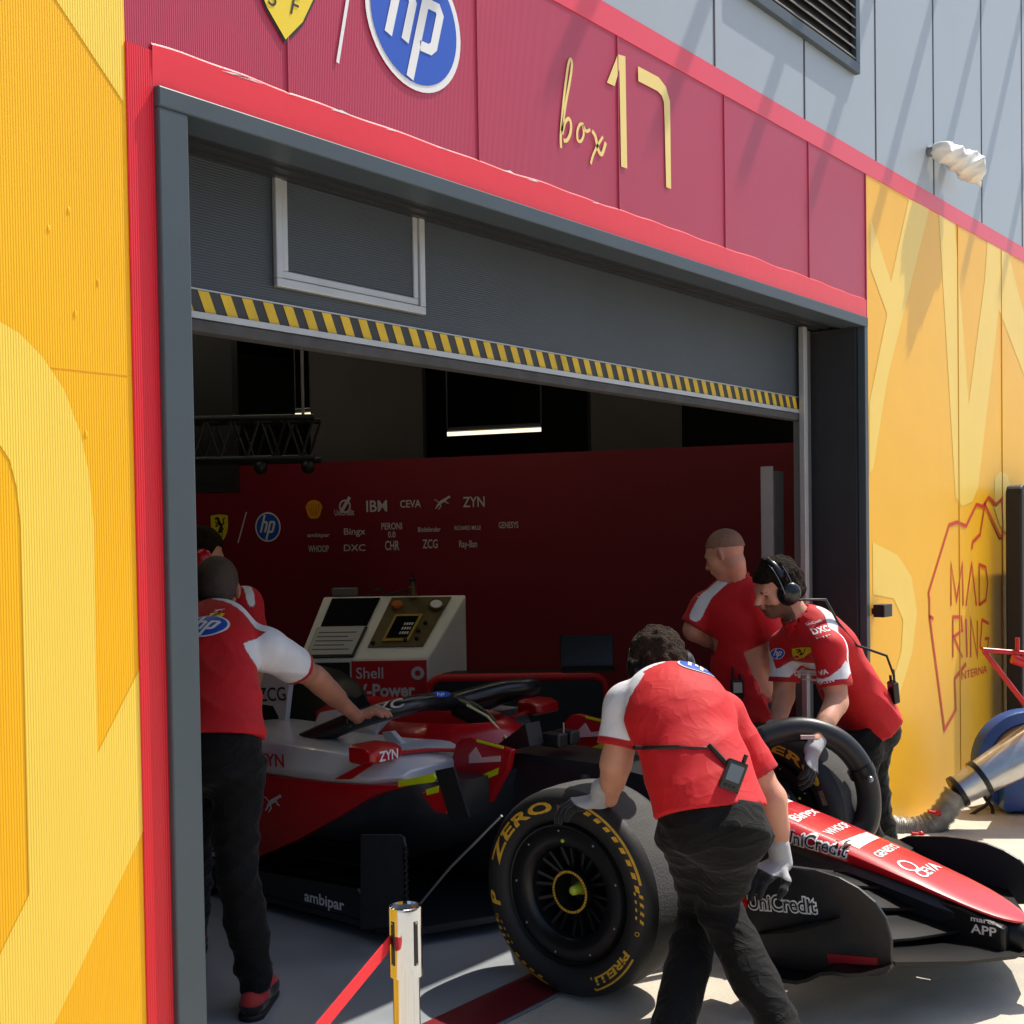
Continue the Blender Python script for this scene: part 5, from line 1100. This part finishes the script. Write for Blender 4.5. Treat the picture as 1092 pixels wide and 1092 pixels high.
# ---- 3: man bending over the near front wheel
pC = person('person in red shirt with white sleeve, bent over the near front wheel, back to us',
    dict(hip=(1.514,-0.635,0.732), neck=(1.727,-0.326,1.056), head=(1.929,-0.194,1.13), SL=(1.604,-0.268,1.034), SR=(1.8,-0.512,0.998), EL=(1.546,-0.26,0.861), ER=(1.863,-0.654,0.736), WL=(1.631,-0.174,0.712), WR=(1.904,-0.672,0.539),
         HL=(1.503,-0.558,0.677), HR=(1.507,-0.722,0.699), KL=(1.779,-0.438,0.34), KR=(1.638,-0.581,0.413), AL=(1.22,-0.62,0.025), AR=(1.466,-0.925,0.08)),
    (.6, .78, -.3), (.6, .5, -.62), (.4, .5, .75), hair='hair_grey', hair_len=.020, hair_curl=.007, hair_cut=(0, .0), panel=both(sleeve_all('L', .03, .93), sleeve_stripe('L', .03, 0, .93, (-.3, -.2, 1))), seed=3.0, hem=-.02, hem_n=(.25, .3, 1), fold=.45, bulge=0.0, k_body=.97, sleeve=.74, fold_dir=(-.3, .2, 1), bend=.07,
    gloves=[((1.627,-0.138,0.708), (-.42, .42, -.12), (0, .1, -1), -1, .55), ((1.902,-0.67,0.52), (-.62, .25, -.28), (.1, .15, -1), 1, .5)], shoe_dirs=[(.78, .62, 0), (.7, .6, 0)])
root, ob, osh, otr, P, (f, u, l), ar = pC
headset(root, P, f, u, l, 1.24)
tC = tree_of(osh); nC = -V3(ar['fr'])
F = Flat(); hp_shapes(F, 0.075, sub=.02, sy=.7); F.to(drape_fn(tC, tuple(V3((1.771,-0.427,1.077)) + 0 * nC), tuple(-ar['sd']), tuple(ar['au']), tuple(nz(nC + V3((0, 0, .4)))), .3, .003)).build('round_logo', [M['blue_logo'], M['white']], osh, fixn=False)
c0 = V3(ar['J']['hip']) ; au, fr_, sd_ = ar['au'], ar['fr'], ar['sd']
def drape_line(tree, pts, n, r, name, m, parent, reach=.4, sides=6, flat=None):
    q = []
    for p in pts:
        p = Vector(p); nn = Vector(n).normalized(); h = tree.ray_cast(p + nn * reach, -nn, reach * 2.5); q.append((h[0] if h[0] is not None else p) + nn * r * .6)
    return MB().tube(q, r, sides, flat=flat).build(name, m, parent, 60)
cable = [Vector(p) for p in [(1.39,-0.432,0.947),(1.415,-0.464,0.946),(1.444,-0.5,0.946),(1.473,-0.536,0.945),(1.502,-0.572,0.941),(1.528,-0.604,0.941),(1.542,-0.622,0.935)]]
drape_line(tC, cable[:4], (-.7, -.7, .2), .007, 'radio_strap', M['black'], root)
drape_line(tC, cable[3:], (-.7, -.7, .2), .004, 'radio_cable', M['headset'], root)
cable = [Vector(p) for p in [(1.495,-0.642,0.961),(1.505,-0.656,0.94),(1.519,-0.673,0.911),(1.533,-0.691,0.879)]]
drape_line(tC, cable, (-.7, -.7, .2), .008, 'radio_cable', M['black'], root)
# belt
bl = MB(); ring = []
for i in range(41):
    a = 2 * PI * i / 40; ring.append(tuple(c0 + au * .075 + sd_ * .175 * math.cos(a) + fr_ * .128 * math.sin(a)))
# radio clipped at the back of the belt
def radio(c, right, up, n, label, grey=False, ant=True):
    c, right, up, n = Vector(c), Vector(right).normalized(), Vector(up).normalized(), Vector(n).normalized()
    t = thing('radio', tuple(c), label, 'radio')
    b = MB().obox(c, right * .032, up * .048, n * .017).build('case', M['headset'], t, bevel=0.006)
    MB().obox(c + n * .0185 + up * .008, right * .022, up * .026, n * .0015).build('screen', mat('radio screen', (92, 110, 128) if not grey else (170, 168, 160), 0.2), b, bevel=0.001)
    for i in (-1, 0, 1): MB().obox(c + n * .018 - up * .034 + right * .014 * i, right * .004, up * .004, n * .003).build('button', M['black'], b)
    MB().tube([c + up * .048 + right * .016, c + up * .075 + right * .016], .007, 8).build('knob', M['black'], t, 60)
    if ant: MB().tube([c + up * .048 - right * .018, c + up * .11 - right * .018], .006, 8).build('antenna', M['black'], t, 60)
    return t
def on_tree(tree, p, n, off):
    p, n = Vector(p), Vector(n).normalized(); h = tree.ray_cast(p + n * .4, -n, 1.0); return (h[0] if h[0] is not None else p) + n * off
radio(on_tree(tC, (1.492,-0.719,0.872), (-.75, -.65, .1), .022), Vector((.627, -.779, 0)) + Vector((0, 0, -.4)), Vector((.25, -.3, 1)), (-.75, -.65, .25), 'black radio with blue-grey screen clipped to the waistband of the bending man', ant=False)

# ---- 4: man with headset leaning over the far front wheel
def beardD(p, P, f, u, l):
    q = p - P(0, 0, 0); a, b, d = q @ f, q @ l, q @ u
    jaw = np.minimum(-(d + .042 + .25 * np.clip(-a + .06, -.05, .1) - .25 * np.clip(.03 - a, 0, .06)), a + .012); mouth = np.linalg.norm(np.stack([(a - .09) / 1.3, b / 1.4, d + .047], 1), axis=1) - .017
    brow = .0045 - np.abs(d - .023 + .0 * a) ; brow = np.minimum(brow, np.minimum(a - .066, .05 - np.abs(b))); brow = np.minimum(brow, np.abs(b) - .012)
    eye = .006 - np.linalg.norm(np.stack([np.abs(b) - .033, (d - .001) * 1.7], 1), axis=1) * .55; eye = np.minimum(eye, a - .06)
    return np.where(np.linalg.norm(q, axis=1) < .16, np.maximum(np.minimum(jaw, mouth), np.maximum(brow, eye)) - .002 + .006 * wob(p, 170, 2), -1)
chestwhite = lambda p, a: np.minimum(.028 - np.abs((p - (a['N'] * .5 + a['J']['SL'] * .5) + a['au'] * .13) @ a['au']), ((p - a['N']) @ a['fr']) - .05)
pD = person('bearded person with black ear muffs leaning over the far front wheel',
    dict(hip=(3.738,-0.208,0.716), neck=(3.425,-0.011,1.189), head=(3.346,0.056,1.347), SL=(3.342,-0.194,1.083), SR=(3.552,0.119,1.061), EL=(3.307,-0.247,0.856), ER=(3.518,0.114,0.833), WL=(3.057,-0.255,0.718), WR=(3.376,0.083,0.707),
         HL=(3.639,-0.213,0.624), HR=(3.84,-0.175,0.592), KL=(3.591,-0.217,0.327), KR=(3.879,-0.175,0.323), AL=(3.792,-0.227,-0.013), AR=(4.02,-0.191,-0.033)),
    (-.55, .6, -.5), (-.75, .55, -.36), (-.3, .1, 1), hair='hair_dark', hair_len=.016, hair_curl=.007, beard=beardD, panel=both(sleeve_stripe('L', .024, 0, .95, (.35, -.6, .7)), sleeve_all('R', .0, .9), chestwhite), seed=4.0, hem=.04, sleeve=.72, fold_dir=(.5, -.4, .8), bend=.04, hs=1.04,
    gloves=[((3.033,-0.257,0.685), (-.35, -.05, -.75), (-.1, .9, -.35), 1, .45), ((3.341,0.094,0.667), (-.5, .3, -.6), (.3, .5, -.3), -1, .7)], shoe_dirs=[(-.6, .6, 0), (-.5, .7, 0)])
root, ob, osh, otr, P, (f, u, l), ar = pD
headset(root, P, f, u, l, 1.1)
tD = tree_of(osh); toc = Vector((-.779, -.627, 0.1))
F = Flat(); F.add(fit('DXC', .075, .026, bold=.03), 0); F.add(fit('UniCredit', .07, .012, bold=.02), 0); F.items[-1] = (at2(F.items[-1][0], -.005, .045), 0, 0); F.add(at2(fit('HP', .06, .008), 0, -.022))
F.to(drape_fn(tD, (3.206,-0.217,1.161), (.6, -.7, .22), (-.2, .1, 1), toc, .3)).build('lettering', M['white'], osh, fixn=False)
F = Flat(); shield_shapes(F, .042, sub=.02); F.to(drape_fn(tD, (3.263,-0.128,1.066), (.6, -.7, .1), (-.15, .1, 1), toc, .3)).build('shield_logo', [M['yellow_logo'], M['ink']], osh, fixn=False)
F = Flat(); F.add(at2(ring2((0, 0), .011, .018, 14), .0, .035)); F.add(fit('CEVA', .065, .02, bold=.05)); F.add(at2(fit('ZYN', .055, .018, bold=.05), .02, -.04))
F.to(drape_fn(tD, (3.27,-0.137,0.961), (.6, -.7, .25), (-.2, .1, 1), toc, .3)).build('lettering', M['white'], osh, fixn=False)
F = Flat(); hp_shapes(F, .026, sub=.02); F.to(drape_fn(tD, (3.378,0.048,1.048), (.6, -.7, 0), (0, 0, 1), toc, .3)).build('round_logo', [M['blue_logo'], M['white']], osh, fixn=False)
cp = [Vector(p) for p in [(3.306,-0.023,1.291),(3.344,-0.069,1.298),(3.407,-0.148,1.297),(3.468,-0.224,1.236),(3.526,-0.296,1.141),(3.579,-0.361,1.038),(3.6,-0.387,0.944)]]
drape_line(tD, cp, (.55, -.5, .75), .006, 'headset_cable', M['black'], root)
radio(Vector((3.716,-0.34,0.86)), Vector((.5, .6, .1)), Vector((-.1, .05, 1)), (.8, -.45, .3), 'long black radio hanging behind the hip of the bearded man')

# ---- 5: man standing inside, turned away
pE = person('person with shaved head standing inside the garage behind the far wheel, looking down',
    dict(hip=(3.777,0.429,0.734), neck=(3.734,0.483,1.353), head=(3.658,0.498,1.501), SL=(3.682,0.627,1.229), SR=(3.708,0.355,1.271), EL=(3.639,0.68,1.115), ER=(3.725,0.254,1.041), WL=(3.861,0.644,1.013), WR=(3.823,0.373,0.838),
         HL=(3.777,0.51,0.604), HR=(3.767,0.362,0.618), KL=(3.864,0.561,0.236), KR=(3.819,0.377,0.266), AL=(3.906,0.588,-0.146), AR=(3.871,0.392,-0.107)),
    (.2, .97, -.1), (-.05, .95, -.42), (.0, .3, 1), skin='skin', hair='hair_stubble', hair_len=.001, hair_curl=.0003, trous='trousers_grey', panel=sleeve_stripe('L', .034, 0, .95, (-.55, -.45, .7)), hair_cut=('crop', 0), seed=5.0, hem=.07, sleeve=.85, fold_dir=(.5, -.5, .8), shoe_dirs=[(.1, 1, 0), (.3, .9, 0)])
root, ob, osh, otr, P, (f, u, l), ar = pE
tE = tree_of(osh)
F = Flat(); F.add(fit('HP', .05, .03, bold=.02)); F.to(drape_fn(tE, (3.507,0.526,1.278), (.55, -.6, .5), (-.3, .3, .8), toc, .3)).build('lettering', M['white'], osh, fixn=False)
radio(on_tree(tE, (3.605,0.404,0.835), tuple(toc), .02), Vector((.627, -.779, 0)), Vector((-.05, 0, 1)), toc, 'small radio with a pale face clipped to the belt of the shaven-headed man', True)

# ================================================================= EQUIPMENT
M['console'] = mat('cream console paint', (236, 233, 226), 0.5, noise=(3, 0.06))
M['console_red'] = mat('console red panel', (204, 14, 26), 0.45)
M['paper'] = mat('paper sheet', (190, 188, 186), 0.8)
M['gold'] = mat('brass panel', (104, 90, 58), 0.4, 0.2, noise=(10, .15))
M['screen'] = mat('dark screen', (16, 20, 22), 0.15)
M['blue_paint'] = mat('blue machine paint', (30, 74, 142), 0.4, noise=(4, 0.1))
M['tan'] = mat('tan plate', (150, 120, 80), 0.6, noise=(8, 0.2))
M['foil'] = mat('silver duct foil', (190, 190, 188), 0.28, 0.85, noise=(12, 0.1), bump=(18, 0.12))
M['hose'] = mat('grey ribbed hose', (168, 166, 160), 0.42, 0.4, noise=(22, 0.35), bump=(60, 0.3))
M['frame_red'] = mat('red tube paint', (190, 20, 28), 0.35)
M['chrome'] = mat('polished brass chrome', (200, 204, 210), 0.08, 1.0)
M['belt'] = mat('red belt webbing', (214, 26, 40), 0.7, bump=(300, 0.1))
# fuel console
a, b, c, d = (Vector(p) for p in ((3.782,3.851,0.793), (4.34,3.159,0.78), (4.202,4.047,1.192), (4.845,3.249,1.203)))
b.z = a.z = (a.z + b.z) / 2; c.z = d.z = (c.z + d.z) / 2
lo = lambda p: Vector((p.x, p.y, 0.0))
cs = thing('fuel_console', tuple((lo(a) + lo(d)) / 2), 'cream control console with sloping keypad panel and red front reading V-Power', 'console')
MB().loft([[lo(a), a, c, lo(c)], [lo(b), b, d, lo(d)]]).build('housing', M['console'], cs, bevel=0.012)
pnl = (b - a).cross(c - a).normalized(); pnl = -pnl if pnl.dot(Vector((-1, -1, 1))) < 0 else pnl
slope = lambda u, v, l=0: (a * (1 - u) + b * u) * (1 - v) + (c * (1 - u) + d * u) * v + pnl * (.004 + l)
def plate(u0, u1, v0, v1, th, name, m, par, off=0.0):
    P = [slope(u0, v0, off), slope(u1, v0, off), slope(u1, v1, off), slope(u0, v1, off)]; return MB().prism(P, pnl * th).build(name, m, par, bevel=0.002)
plate(.07, .41, .5, .95, .008, 'screen', M['screen'], cs)
plate(.05, .42, .02, .48, .012, 'clipboard', M['black'], cs); plate(.055, .40, .05, .48, .002, 'paper', M['paper'], cs, .014)
for k in range(5): plate(.08, .36 - .05 * (k % 2), .12 + .065 * k, .135 + .065 * k, .001, 'print_line', M['frame_grey'], cs, .0165)
kp = plate(.49, .91, .17, .95, .008, 'control_panel', M['gold'], cs)
plate(.58, .78, .24, .66, .012, 'keypad_frame', mat('yellow bezel', (170, 140, 50), 0.5), kp, .008); plate(.60, .76, .28, .62, .004, 'keypad_screen', M['screen'], kp, .0205)
for i in range(4):
    for j in range(3): plate(.685 + .018 * i, .697 + .018 * i, .33 + .07 * j, .37 + .07 * j, .003, 'key', M['logo_grey'], kp, .025)
o1 = slope(.56, .80, .012); MB().lathe(o1, pnl, [(0, .038), (.02, .038), (.028, .03), (.028, .001)], 20).build('push_button', mat('orange button', (190, 96, 24), .4), kp, 40)
o1 = slope(.84, .80, .012); g_ = MB().lathe(o1, pnl, [(0, .055), (.025, .055), (.025, .045), (.015, .044), (.015, .001)], 24).build('gauge', M['gold'], kp, 40); MB().lathe(o1, pnl, [(.017, .042), (.0175, .001)], 20).build('dial', M['white'], g_)
for i, (u_, v_) in enumerate(((.83, .52), (.81, .40), (.83, .28), (.75, .26), (.52, .22))): MB().sphere(slope(u_, v_, .016), .016, 10).build('knob', M['black'], kp, 180)
# red front
fdir = (b - a).normalized(); fn_ = Vector((fdir.y, -fdir.x, 0)); fn_ = -fn_ if fn_.dot(Vector((-1, -1, 0))) < 0 else fn_
q0, q1 = a + (b - a) * .41, a + (b - a) * .985
rf = MB().prism([(q0.x, q0.y, .1), (q1.x, q1.y, .1), (q1.x, q1.y, a.z - .012), (q0.x, q0.y, a.z - .012)], fn_ * .01).build('front_panel', M['console_red'], cs, bevel=0.002)
q2 = a + (b - a) * .02; q3 = a + (b - a) * .395
MB().prism([(q2.x, q2.y, .1), (q3.x, q3.y, .1), (q3.x, q3.y, a.z - .02), (q2.x, q2.y, a.z - .02)], fn_ * .006).build('front_opening', M['black'], cs)
F = Flat(); F.add(at2(fit('Shell', .185, .075, bold=.01), .03, -.13)); F.add(at2(fit('V-Power', .40, .085, bold=.03), .03, -.255)); F.add(at2(ring2((0, 0), .02, .045, 20), .45, -.10))
F.to(plane_fn(q0 + fn_ * .0125, fdir, (0, 0, 1), fn_)).build('lettering', M['logo_grey'], rf, fixn=False)
k = Vector((4.334,3.963,1.228)); k.z = c.z + .03
tag(MB().obox(k, tuple(fdir * .09), tuple(fn_ * .05), (0, 0, .028)).build('junction_box', M['alu_dull'], bevel=0.006), 'small grey box lying on top of the cream console', 'box')
k = Vector((4.568,3.514,1.232)); k.z = d.z
vb = thing('brass_valve', tuple(k), 'little brass valve standing upright on top of the cream console', 'valve')
MB().lathe(k, (0, 0, 1), [(0, .001), (0, .03), (.06, .03), (.065, .018), (.10, .018)], 16).build('body', M['gold'], vb, 40)
MB().lathe(k + Vector((0, 0, .10)), (0, 0, 1), [(0, .022), (.02, .022), (.03, .01), (.06, .008), (.065, .001)], 16).build('stem', M['black'], vb, 40)
MB().tube(spline([tuple(k + fdir * -.32 + Vector((0, 0, .012))), tuple(k + fdir * -.25 + Vector((0, 0, .05))), tuple(k + fdir * -.17 + Vector((0, 0, .015))), tuple(k + fdir * -.08 + Vector((0, 0, .03))), tuple(k + Vector((0, 0, .02)))], 5), .008, 6).build('hose', M['black'], vb, 60)
# red framed cabinet and laptop
a, b = Vector((4.228,3.058,0.675)), Vector((4.977,2.128,0.657)); zt = (a.z + b.z) / 2; fdir = Vector((b.x - a.x, b.y - a.y, 0)).normalized(); wd = (Vector((b.x, b.y, 0)) - Vector((a.x, a.y, 0))).length; fn_ = Vector((fdir.y, -fdir.x, 0)); fn_ = -fn_ if fn_.dot(Vector((-1, -1, 0))) < 0 else fn_
cb = thing('tool_cabinet', (a.x, a.y, 0), 'low black tool cabinet with a rounded dark red frame behind the cockpit', 'cabinet')
A0 = Vector((a.x, a.y, 0)); rr = .09
pts = [(rr, zt)] + [(wd - rr + rr * math.sin(t), zt - rr + rr * math.cos(t)) for t in [PI / 2 * i / 6 for i in range(7)]] + [(wd, .05), (0, .05)] + [(rr - rr * math.cos(t), zt - rr + rr * math.sin(t)) for t in [PI / 2 * i / 6 for i in range(7)]]
MB().prism([A0 + fdir * x + Vector((0, 0, z)) for x, z in pts[1:]], -fn_ * .45).build('case', M['black'], cb)
MB().tube([A0 + fdir * x + fn_ * .005 + Vector((0, 0, z)) for x, z in pts + [pts[0]]], .028, 8).build('edge_frame', M['console_red'], cb, 60)
l0 = Vector((4.945,2.487,0.664)); l1 = Vector((5.175,2.201,0.659)); l1.z = l0.z = zt + .033
lp = thing('laptop', tuple((l0 + l1) / 2), 'open dark laptop standing on the red framed cabinet', 'laptop'); m_ = (l0 + l1) / 2; hw = (l1 - l0).length / 2
MB().obox(m_ + fn_ * .10 + Vector((0, 0, .0)), tuple(fdir * hw), tuple(fn_ * .12), (0, 0, .009)).build('base', M['headset'], lp, bevel=0.004)
s_ = MB().obox(m_ - fn_ * .05 + Vector((0, 0, .115)), tuple(fdir * hw), tuple(fn_ * .006), tuple(Vector((0, 0, .105)) - fn_ * .03)).build('lid', M['headset'], lp, bevel=0.004)
MB().obox(m_ - fn_ * .042 + Vector((0, 0, .118)), tuple(fdir * hw * .93), tuple(fn_ * .001), tuple(Vector((0, 0, .092)) - fn_ * .027)).build('screen', mat('laptop screen', (52, 54, 60), 0.2), s_)
# black hoop by the far front wheel
hp_ = [(2.92,-0.022,0.675),(2.936,-0.041,0.711),(2.976,-0.091,0.738),(3.034,-0.163,0.761),(3.092,-0.235,0.755),(3.152,-0.31,0.714),(3.2,-0.369,0.64),(3.23,-0.406,0.542),(3.239,-0.417,0.437),(3.226,-0.401,0.344),(3.19,-0.357,0.301),(3.153,-0.31,0.294)]
ho = thing('padded_hoop', tuple(Vector(hp_[8])), 'thick black padded hoop with pale sticker arching round the far front wheel', 'hoop')
pts = spline(hp_, 5); n_ = len(pts)
MB().tube(pts, [.052 + .012 * max(0, (i / n_ - .7)) / .3 for i in range(n_)], 14, flat=((.779, .627, 0), .8)).build('hoop_tube', mat('black hoop rubber', (34, 35, 37), .42, noise=(9, .15)), ho, 60)
MB().tube([Vector(hp_[6]) * .55 + Vector(hp_[7]) * .45, Vector(hp_[6]) * .2 + Vector(hp_[7]) * .8], .058, 14).build('clamp', M['rim'], ho, 60)
MB().tube([Vector(hp_[1]), Vector(hp_[2]) * .6 + Vector(hp_[1]) * .4], .056, 12).build('clamp', M['rim'], ho, 60)
MB().sphere(tuple(Vector((3.175,-0.449,0.556))), .014, 10).build('bolt', M['steel'], ho, 180)
MB().prism([(2.992,-0.222,0.746),(3.029,-0.268,0.745),(3.029,-0.268,0.729),(2.992,-0.222,0.73)], (.01, .008, 0)).build('sticker', mat('pale sticker', (200, 176, 168), .6), ho)
MB().sphere(tuple(Vector((2.905,-0.035,0.718))), .03, 10).build('knob', M['black'], ho, 180)
# blower fan
C_ = Vector((5.486,-0.417,0.275)); n_ = Vector((-.80, -.60, 0)).normalized()
fan = thing('blower_fan', (C_.x, C_.y, 0), 'big round blue blower fan with silver outlet cone beside the yellow wall', 'fan')
MB().lathe(C_, n_, [(-.05, .001), (-.05, .29), (-.04, .30), (.05, .302), (.07, .294), (.07, .235), (.055, .225), (.055, .001)], 56).build('housing', M['blue_paint'], fan, 40)
MB().lathe(C_, n_, [(.058, .222), (.085, .215), (.085, .15), (.06, .14)], 40).build('mounting_plate', M['tan'], fan, 40)
MB().lathe(C_, n_, [(.06, .139), (.10, .13), (.11, .10), (.07, .09), (.07, .001)], 32).build('inlet', M['alu'], fan, 40)
P0, P1, P2 = Vector((5.12,-0.6,0.451)), Vector((4.862,-0.36,0.274)), Vector((4.795,-0.277,0.21))
MB().tube([C_ + n_ * .08, P0, P1], [.09, .128, .094], 20).build('outlet_cone', M['foil'], fan, 60)
MB().tube([P1 - (P2 - P1) * .1, P1 + (P2 - P1) * .12], .102, 20).build('cone_band', M['rim'], fan, 60)
MB().tube([P1, P2], [.093, .08], 20).build('outlet_cone', M['foil'], fan, 60)
MB().tube([P2, P2 + (P2 - P1) * .2], .09, 20).build('cone_band', M['rim'], fan, 60)
B0 = Vector((5.364,-0.265,-0.025)); e_ = Vector((.6, -.8, 0))
MB().obox((C_.x + .12 * e_.x, C_.y + .12 * e_.y, .145), tuple(e_ * .30), tuple(n_ * .16), (0, 0, .125)).build('base_box', M['blue_paint'], fan, bevel=0.012)
for s_ in (-1, 1): MB().lathe(Vector((C_.x + (.12 + .22 * s_) * e_.x, C_.y + (.12 + .22 * s_) * e_.y, .03)) + n_ * .1, tuple(e_), [(-.02, .001), (-.02, .03), (.02, .03), (.02, .001)], 16).build('caster', M['black'], fan, 50)
# corrugated hose
hs_ = spline([(4.783,-0.262,0.195),(4.751,-0.222,0.115),(4.713,-0.175,0.045),(4.668,-0.12,0.005),(4.612,-0.049,-0.003),(4.549,0.029,0.018),(4.505,0.084,0.05)], 10); k_ = len(hs_); dense = []
for i in range(k_ - 1):
    for j in range(4): dense.append(hs_[i] + (hs_[i + 1] - hs_[i]) * (j / 4))
tag(MB().tube(dense, [.066 + .007 * math.sin(i * 1.57 + .5) + .004 * math.sin(i * .37) for i in range(len(dense))], 20).build('air_hose', M['hose'], smooth=180), 'grey ribbed air hose running along the ground from the blue fan to the car', 'hose')
for px, lab in (((4.669,-0.201,0.102), 'upper of two red clips on the grey air hose'), ((4.563,-0.149,0), 'lower of two red clips on the grey air hose')):
    t = thing('hose_clip', tuple(px), lab, 'clip', 'red clips on the air hose'); p = Vector(px)
    MB().sphere(p, .02, 10).build('body', M['frame_red'], t, 180); MB().tube([p, p + Vector((-.04, .035, .01))], .009, 8).build('lever', M['frame_red'], t, 60)
cb_ = MB(); 
tag(cb_.tube(spline([(5.222,-0.249,0.175),(5.235,-0.265,0.095),(5.261,-0.298,0.031),(5.254,-0.289,-0.044),(5.208,-0.231,-0.064),(5.168,-0.182,-0.031),(5.201,-0.223,0.011),(5.241,-0.273,0.053),(5.255,-0.29,0.116)], 6), .010, 6).build('power_cable', M['black'], smooth=60), 'looped black cable hanging below the fan cone', 'cable')
# red stand and black case
st = thing('red_stand', tuple(Vector((5.336,-0.413,0))), 'red tubular stand in front of the tall black case', 'stand')
for pts, r_ in (([(4.976,-0.342,0.953),(5.174,-0.588,0.923)], .014), ([(4.979,-0.346,0.948),(5.141,-0.547,0.607)], .014), ([(5.094,-0.489,1.016),(5.094,-0.489,0.904)], .012), ([(5.078,-0.469,0.905),(5.173,-0.587,0.851)], .03)): MB().tube([Vector(p) for p in pts], r_, 10).build('tube', M['frame_red'], st, 60)
g0 = Vector((5.154,-0.564,0.913)); MB().tube([g0, (g0.x, g0.y, 0.0)], .016, 8).build('leg', M['frame_red'], st, 60); MB().tube([(g0.x - .2, g0.y - .05, .015), (g0.x + .2, g0.y + .05, .015)], .015, 8).build('foot', M['frame_red'], st, 60)
bc = thing('tall_case', (6.3, -.18, 0), 'tall black upright case with rounded corner against the yellow wall at the frame edge', 'case')
x0, x1, zt, r_ = 6.18, 6.95, 1.885, .06
P = [(x0, 0.0), (x1, 0.0), (x1, zt)] + [(x0 + r_ - r_ * math.sin(t), zt - r_ + r_ * math.cos(t)) for t in [PI / 2 * i / 5 for i in range(6)]]
MB().prism([(x, -.20, z) for x, z in P], (0, .10, 0)).build('shell', mat('black case', (13, 13, 14), .6, noise=(4, .2)), bc, bevel=0.012)
MB().box((x0 + .10, -.212, .08), (x0 + .13, -.2005, zt - .06)).build('edge_trim', M['frame_grey'], bc)
# wrapped camera and little sensor on the wall
c0, c1, c2 = V3((5.165,-0.07,3.745)), V3((5.519,-0.12,3.721)), V3((5.716,-0.11,3.645))
wc = thing('wrapped_camera', tuple(c0), 'wall camera wrapped in crumpled white plastic high on the grey cladding', 'camera')
def bag(p):
    d = smin([cap(c0, c1, .06, .082)(p), cap(c1, c2, .07, .008)(p)], .04); return d - .007 * folds(p, (1, .3, .5), 30, 2) - .006 * folds(p, (-.3, .6, 1), 52, 5) - .004 * folds(p, (.6, .2, -.8), 75, 7)
lo_, hi_ = bounds([c0, c1, c2], .2); sdf_mesh('plastic_wrap', bag, lo_, hi_, .009, mat('white plastic film', (226, 224, 216), .35, bump=(30, .15)), wc)
MB().tube([(c0[0] - .02, 0.0, c0[2]), (c0[0] - .01, -.05, c0[2]), tuple(c0)], .03, 12).build('bracket', M['alu_dull'], wc, 60)
s0 = V3((4.274,-0.05,1.194))
sn = thing('wall_sensor', tuple(s0), 'small black box sensor with metal end on the yellow wall beside the door frame', 'sensor')
MB().box((4.262, -.08, s0[2] - .03), (4.37, -.02, s0[2] + .035)).build('case', M['black'], sn, bevel=0.004); MB().box((4.37, -.075, s0[2] - .025), (4.385, -.025, s0[2] + .03)).build('cap', M['alu'], sn)
MB().box((4.28, -.0195, s0[2] - .015), (4.34, -.005, s0[2] + .015)).build('mount', M['black'], sn)
# belt post
T_ = Vector((-0.176,-0.959,0.934))
bp_ = thing('belt_post', (T_.x, T_.y, 0), 'shiny brass-coloured barrier post with a red belt in the foreground', 'barrier post')
B_ = Vector((T_.x, T_.y, 0))
MB().lathe(B_, (0, 0, 1), [(0, .001), (0, .16), (.012, .165), (.025, .12), (.035, .03), (.05, .0245), (T_.z - .125, .0245)], 40).build('pole', M['chrome'], bp_, 40)
hd = MB().lathe(B_, (0, 0, 1), [(T_.z - .128, .0245), (T_.z - .126, .030), (T_.z - .004, .030), (T_.z, .029), (T_.z + .001, .026), (T_.z - .006, .025), (T_.z - .006, .001)], 40).build('head', M['chrome'], bp_, 40)
MB().lathe(B_, (0, 0, 1), [(T_.z - .005, .0245), (T_.z - .0045, .001)], 30).build('cap', M['headset'], hd)
vdir = Vector((-.779, -.627, 0)); sdv = Vector((.627, -.779, 0))
for k_ in (.75, -.78):
    an = math.asin(k_ * .9); o_ = vdir * math.cos(an) + sdv * math.sin(an); tg = Vector((-o_.y, o_.x, 0))
    MB().obox(B_ + o_ * .030 + Vector((0, 0, T_.z - .062)), tuple(tg * .0042), tuple(o_ * .0016), (0, 0, .04)).build('slot', M['black'], hd, bevel=0.001)
    for zz in (-.025, -.1): MB().sphere(B_ + o_ * .0315 + Vector((0, 0, T_.z + zz)), .0022, 8).build('screw', M['steel'], hd, 180)
b0 = B_ - sdv * .026 + vdir * .012; b1 = Vector((-0.82,-1.195,0.778)); e_ = (b1 - b0); up_ = Vector((0, 0, 1)); up_ = (up_ - e_ * (up_.dot(e_) / e_.length_squared)).normalized() * .024
zc = Vector((0, 0, T_.z - .062)); b0 = Vector((b0.x, b0.y, 0)) + zc
tk = e_.cross(up_).normalized() * .001
mb = MB(); vs = []
for i in range(9):
    p = b0 + (b1 - b0) * (i / 8); vs.append([p + up_ + tk, p - up_ + tk, p - up_ - tk, p + up_ - tk])
mb.loft(vs).build('belt', M['belt'], bp_)
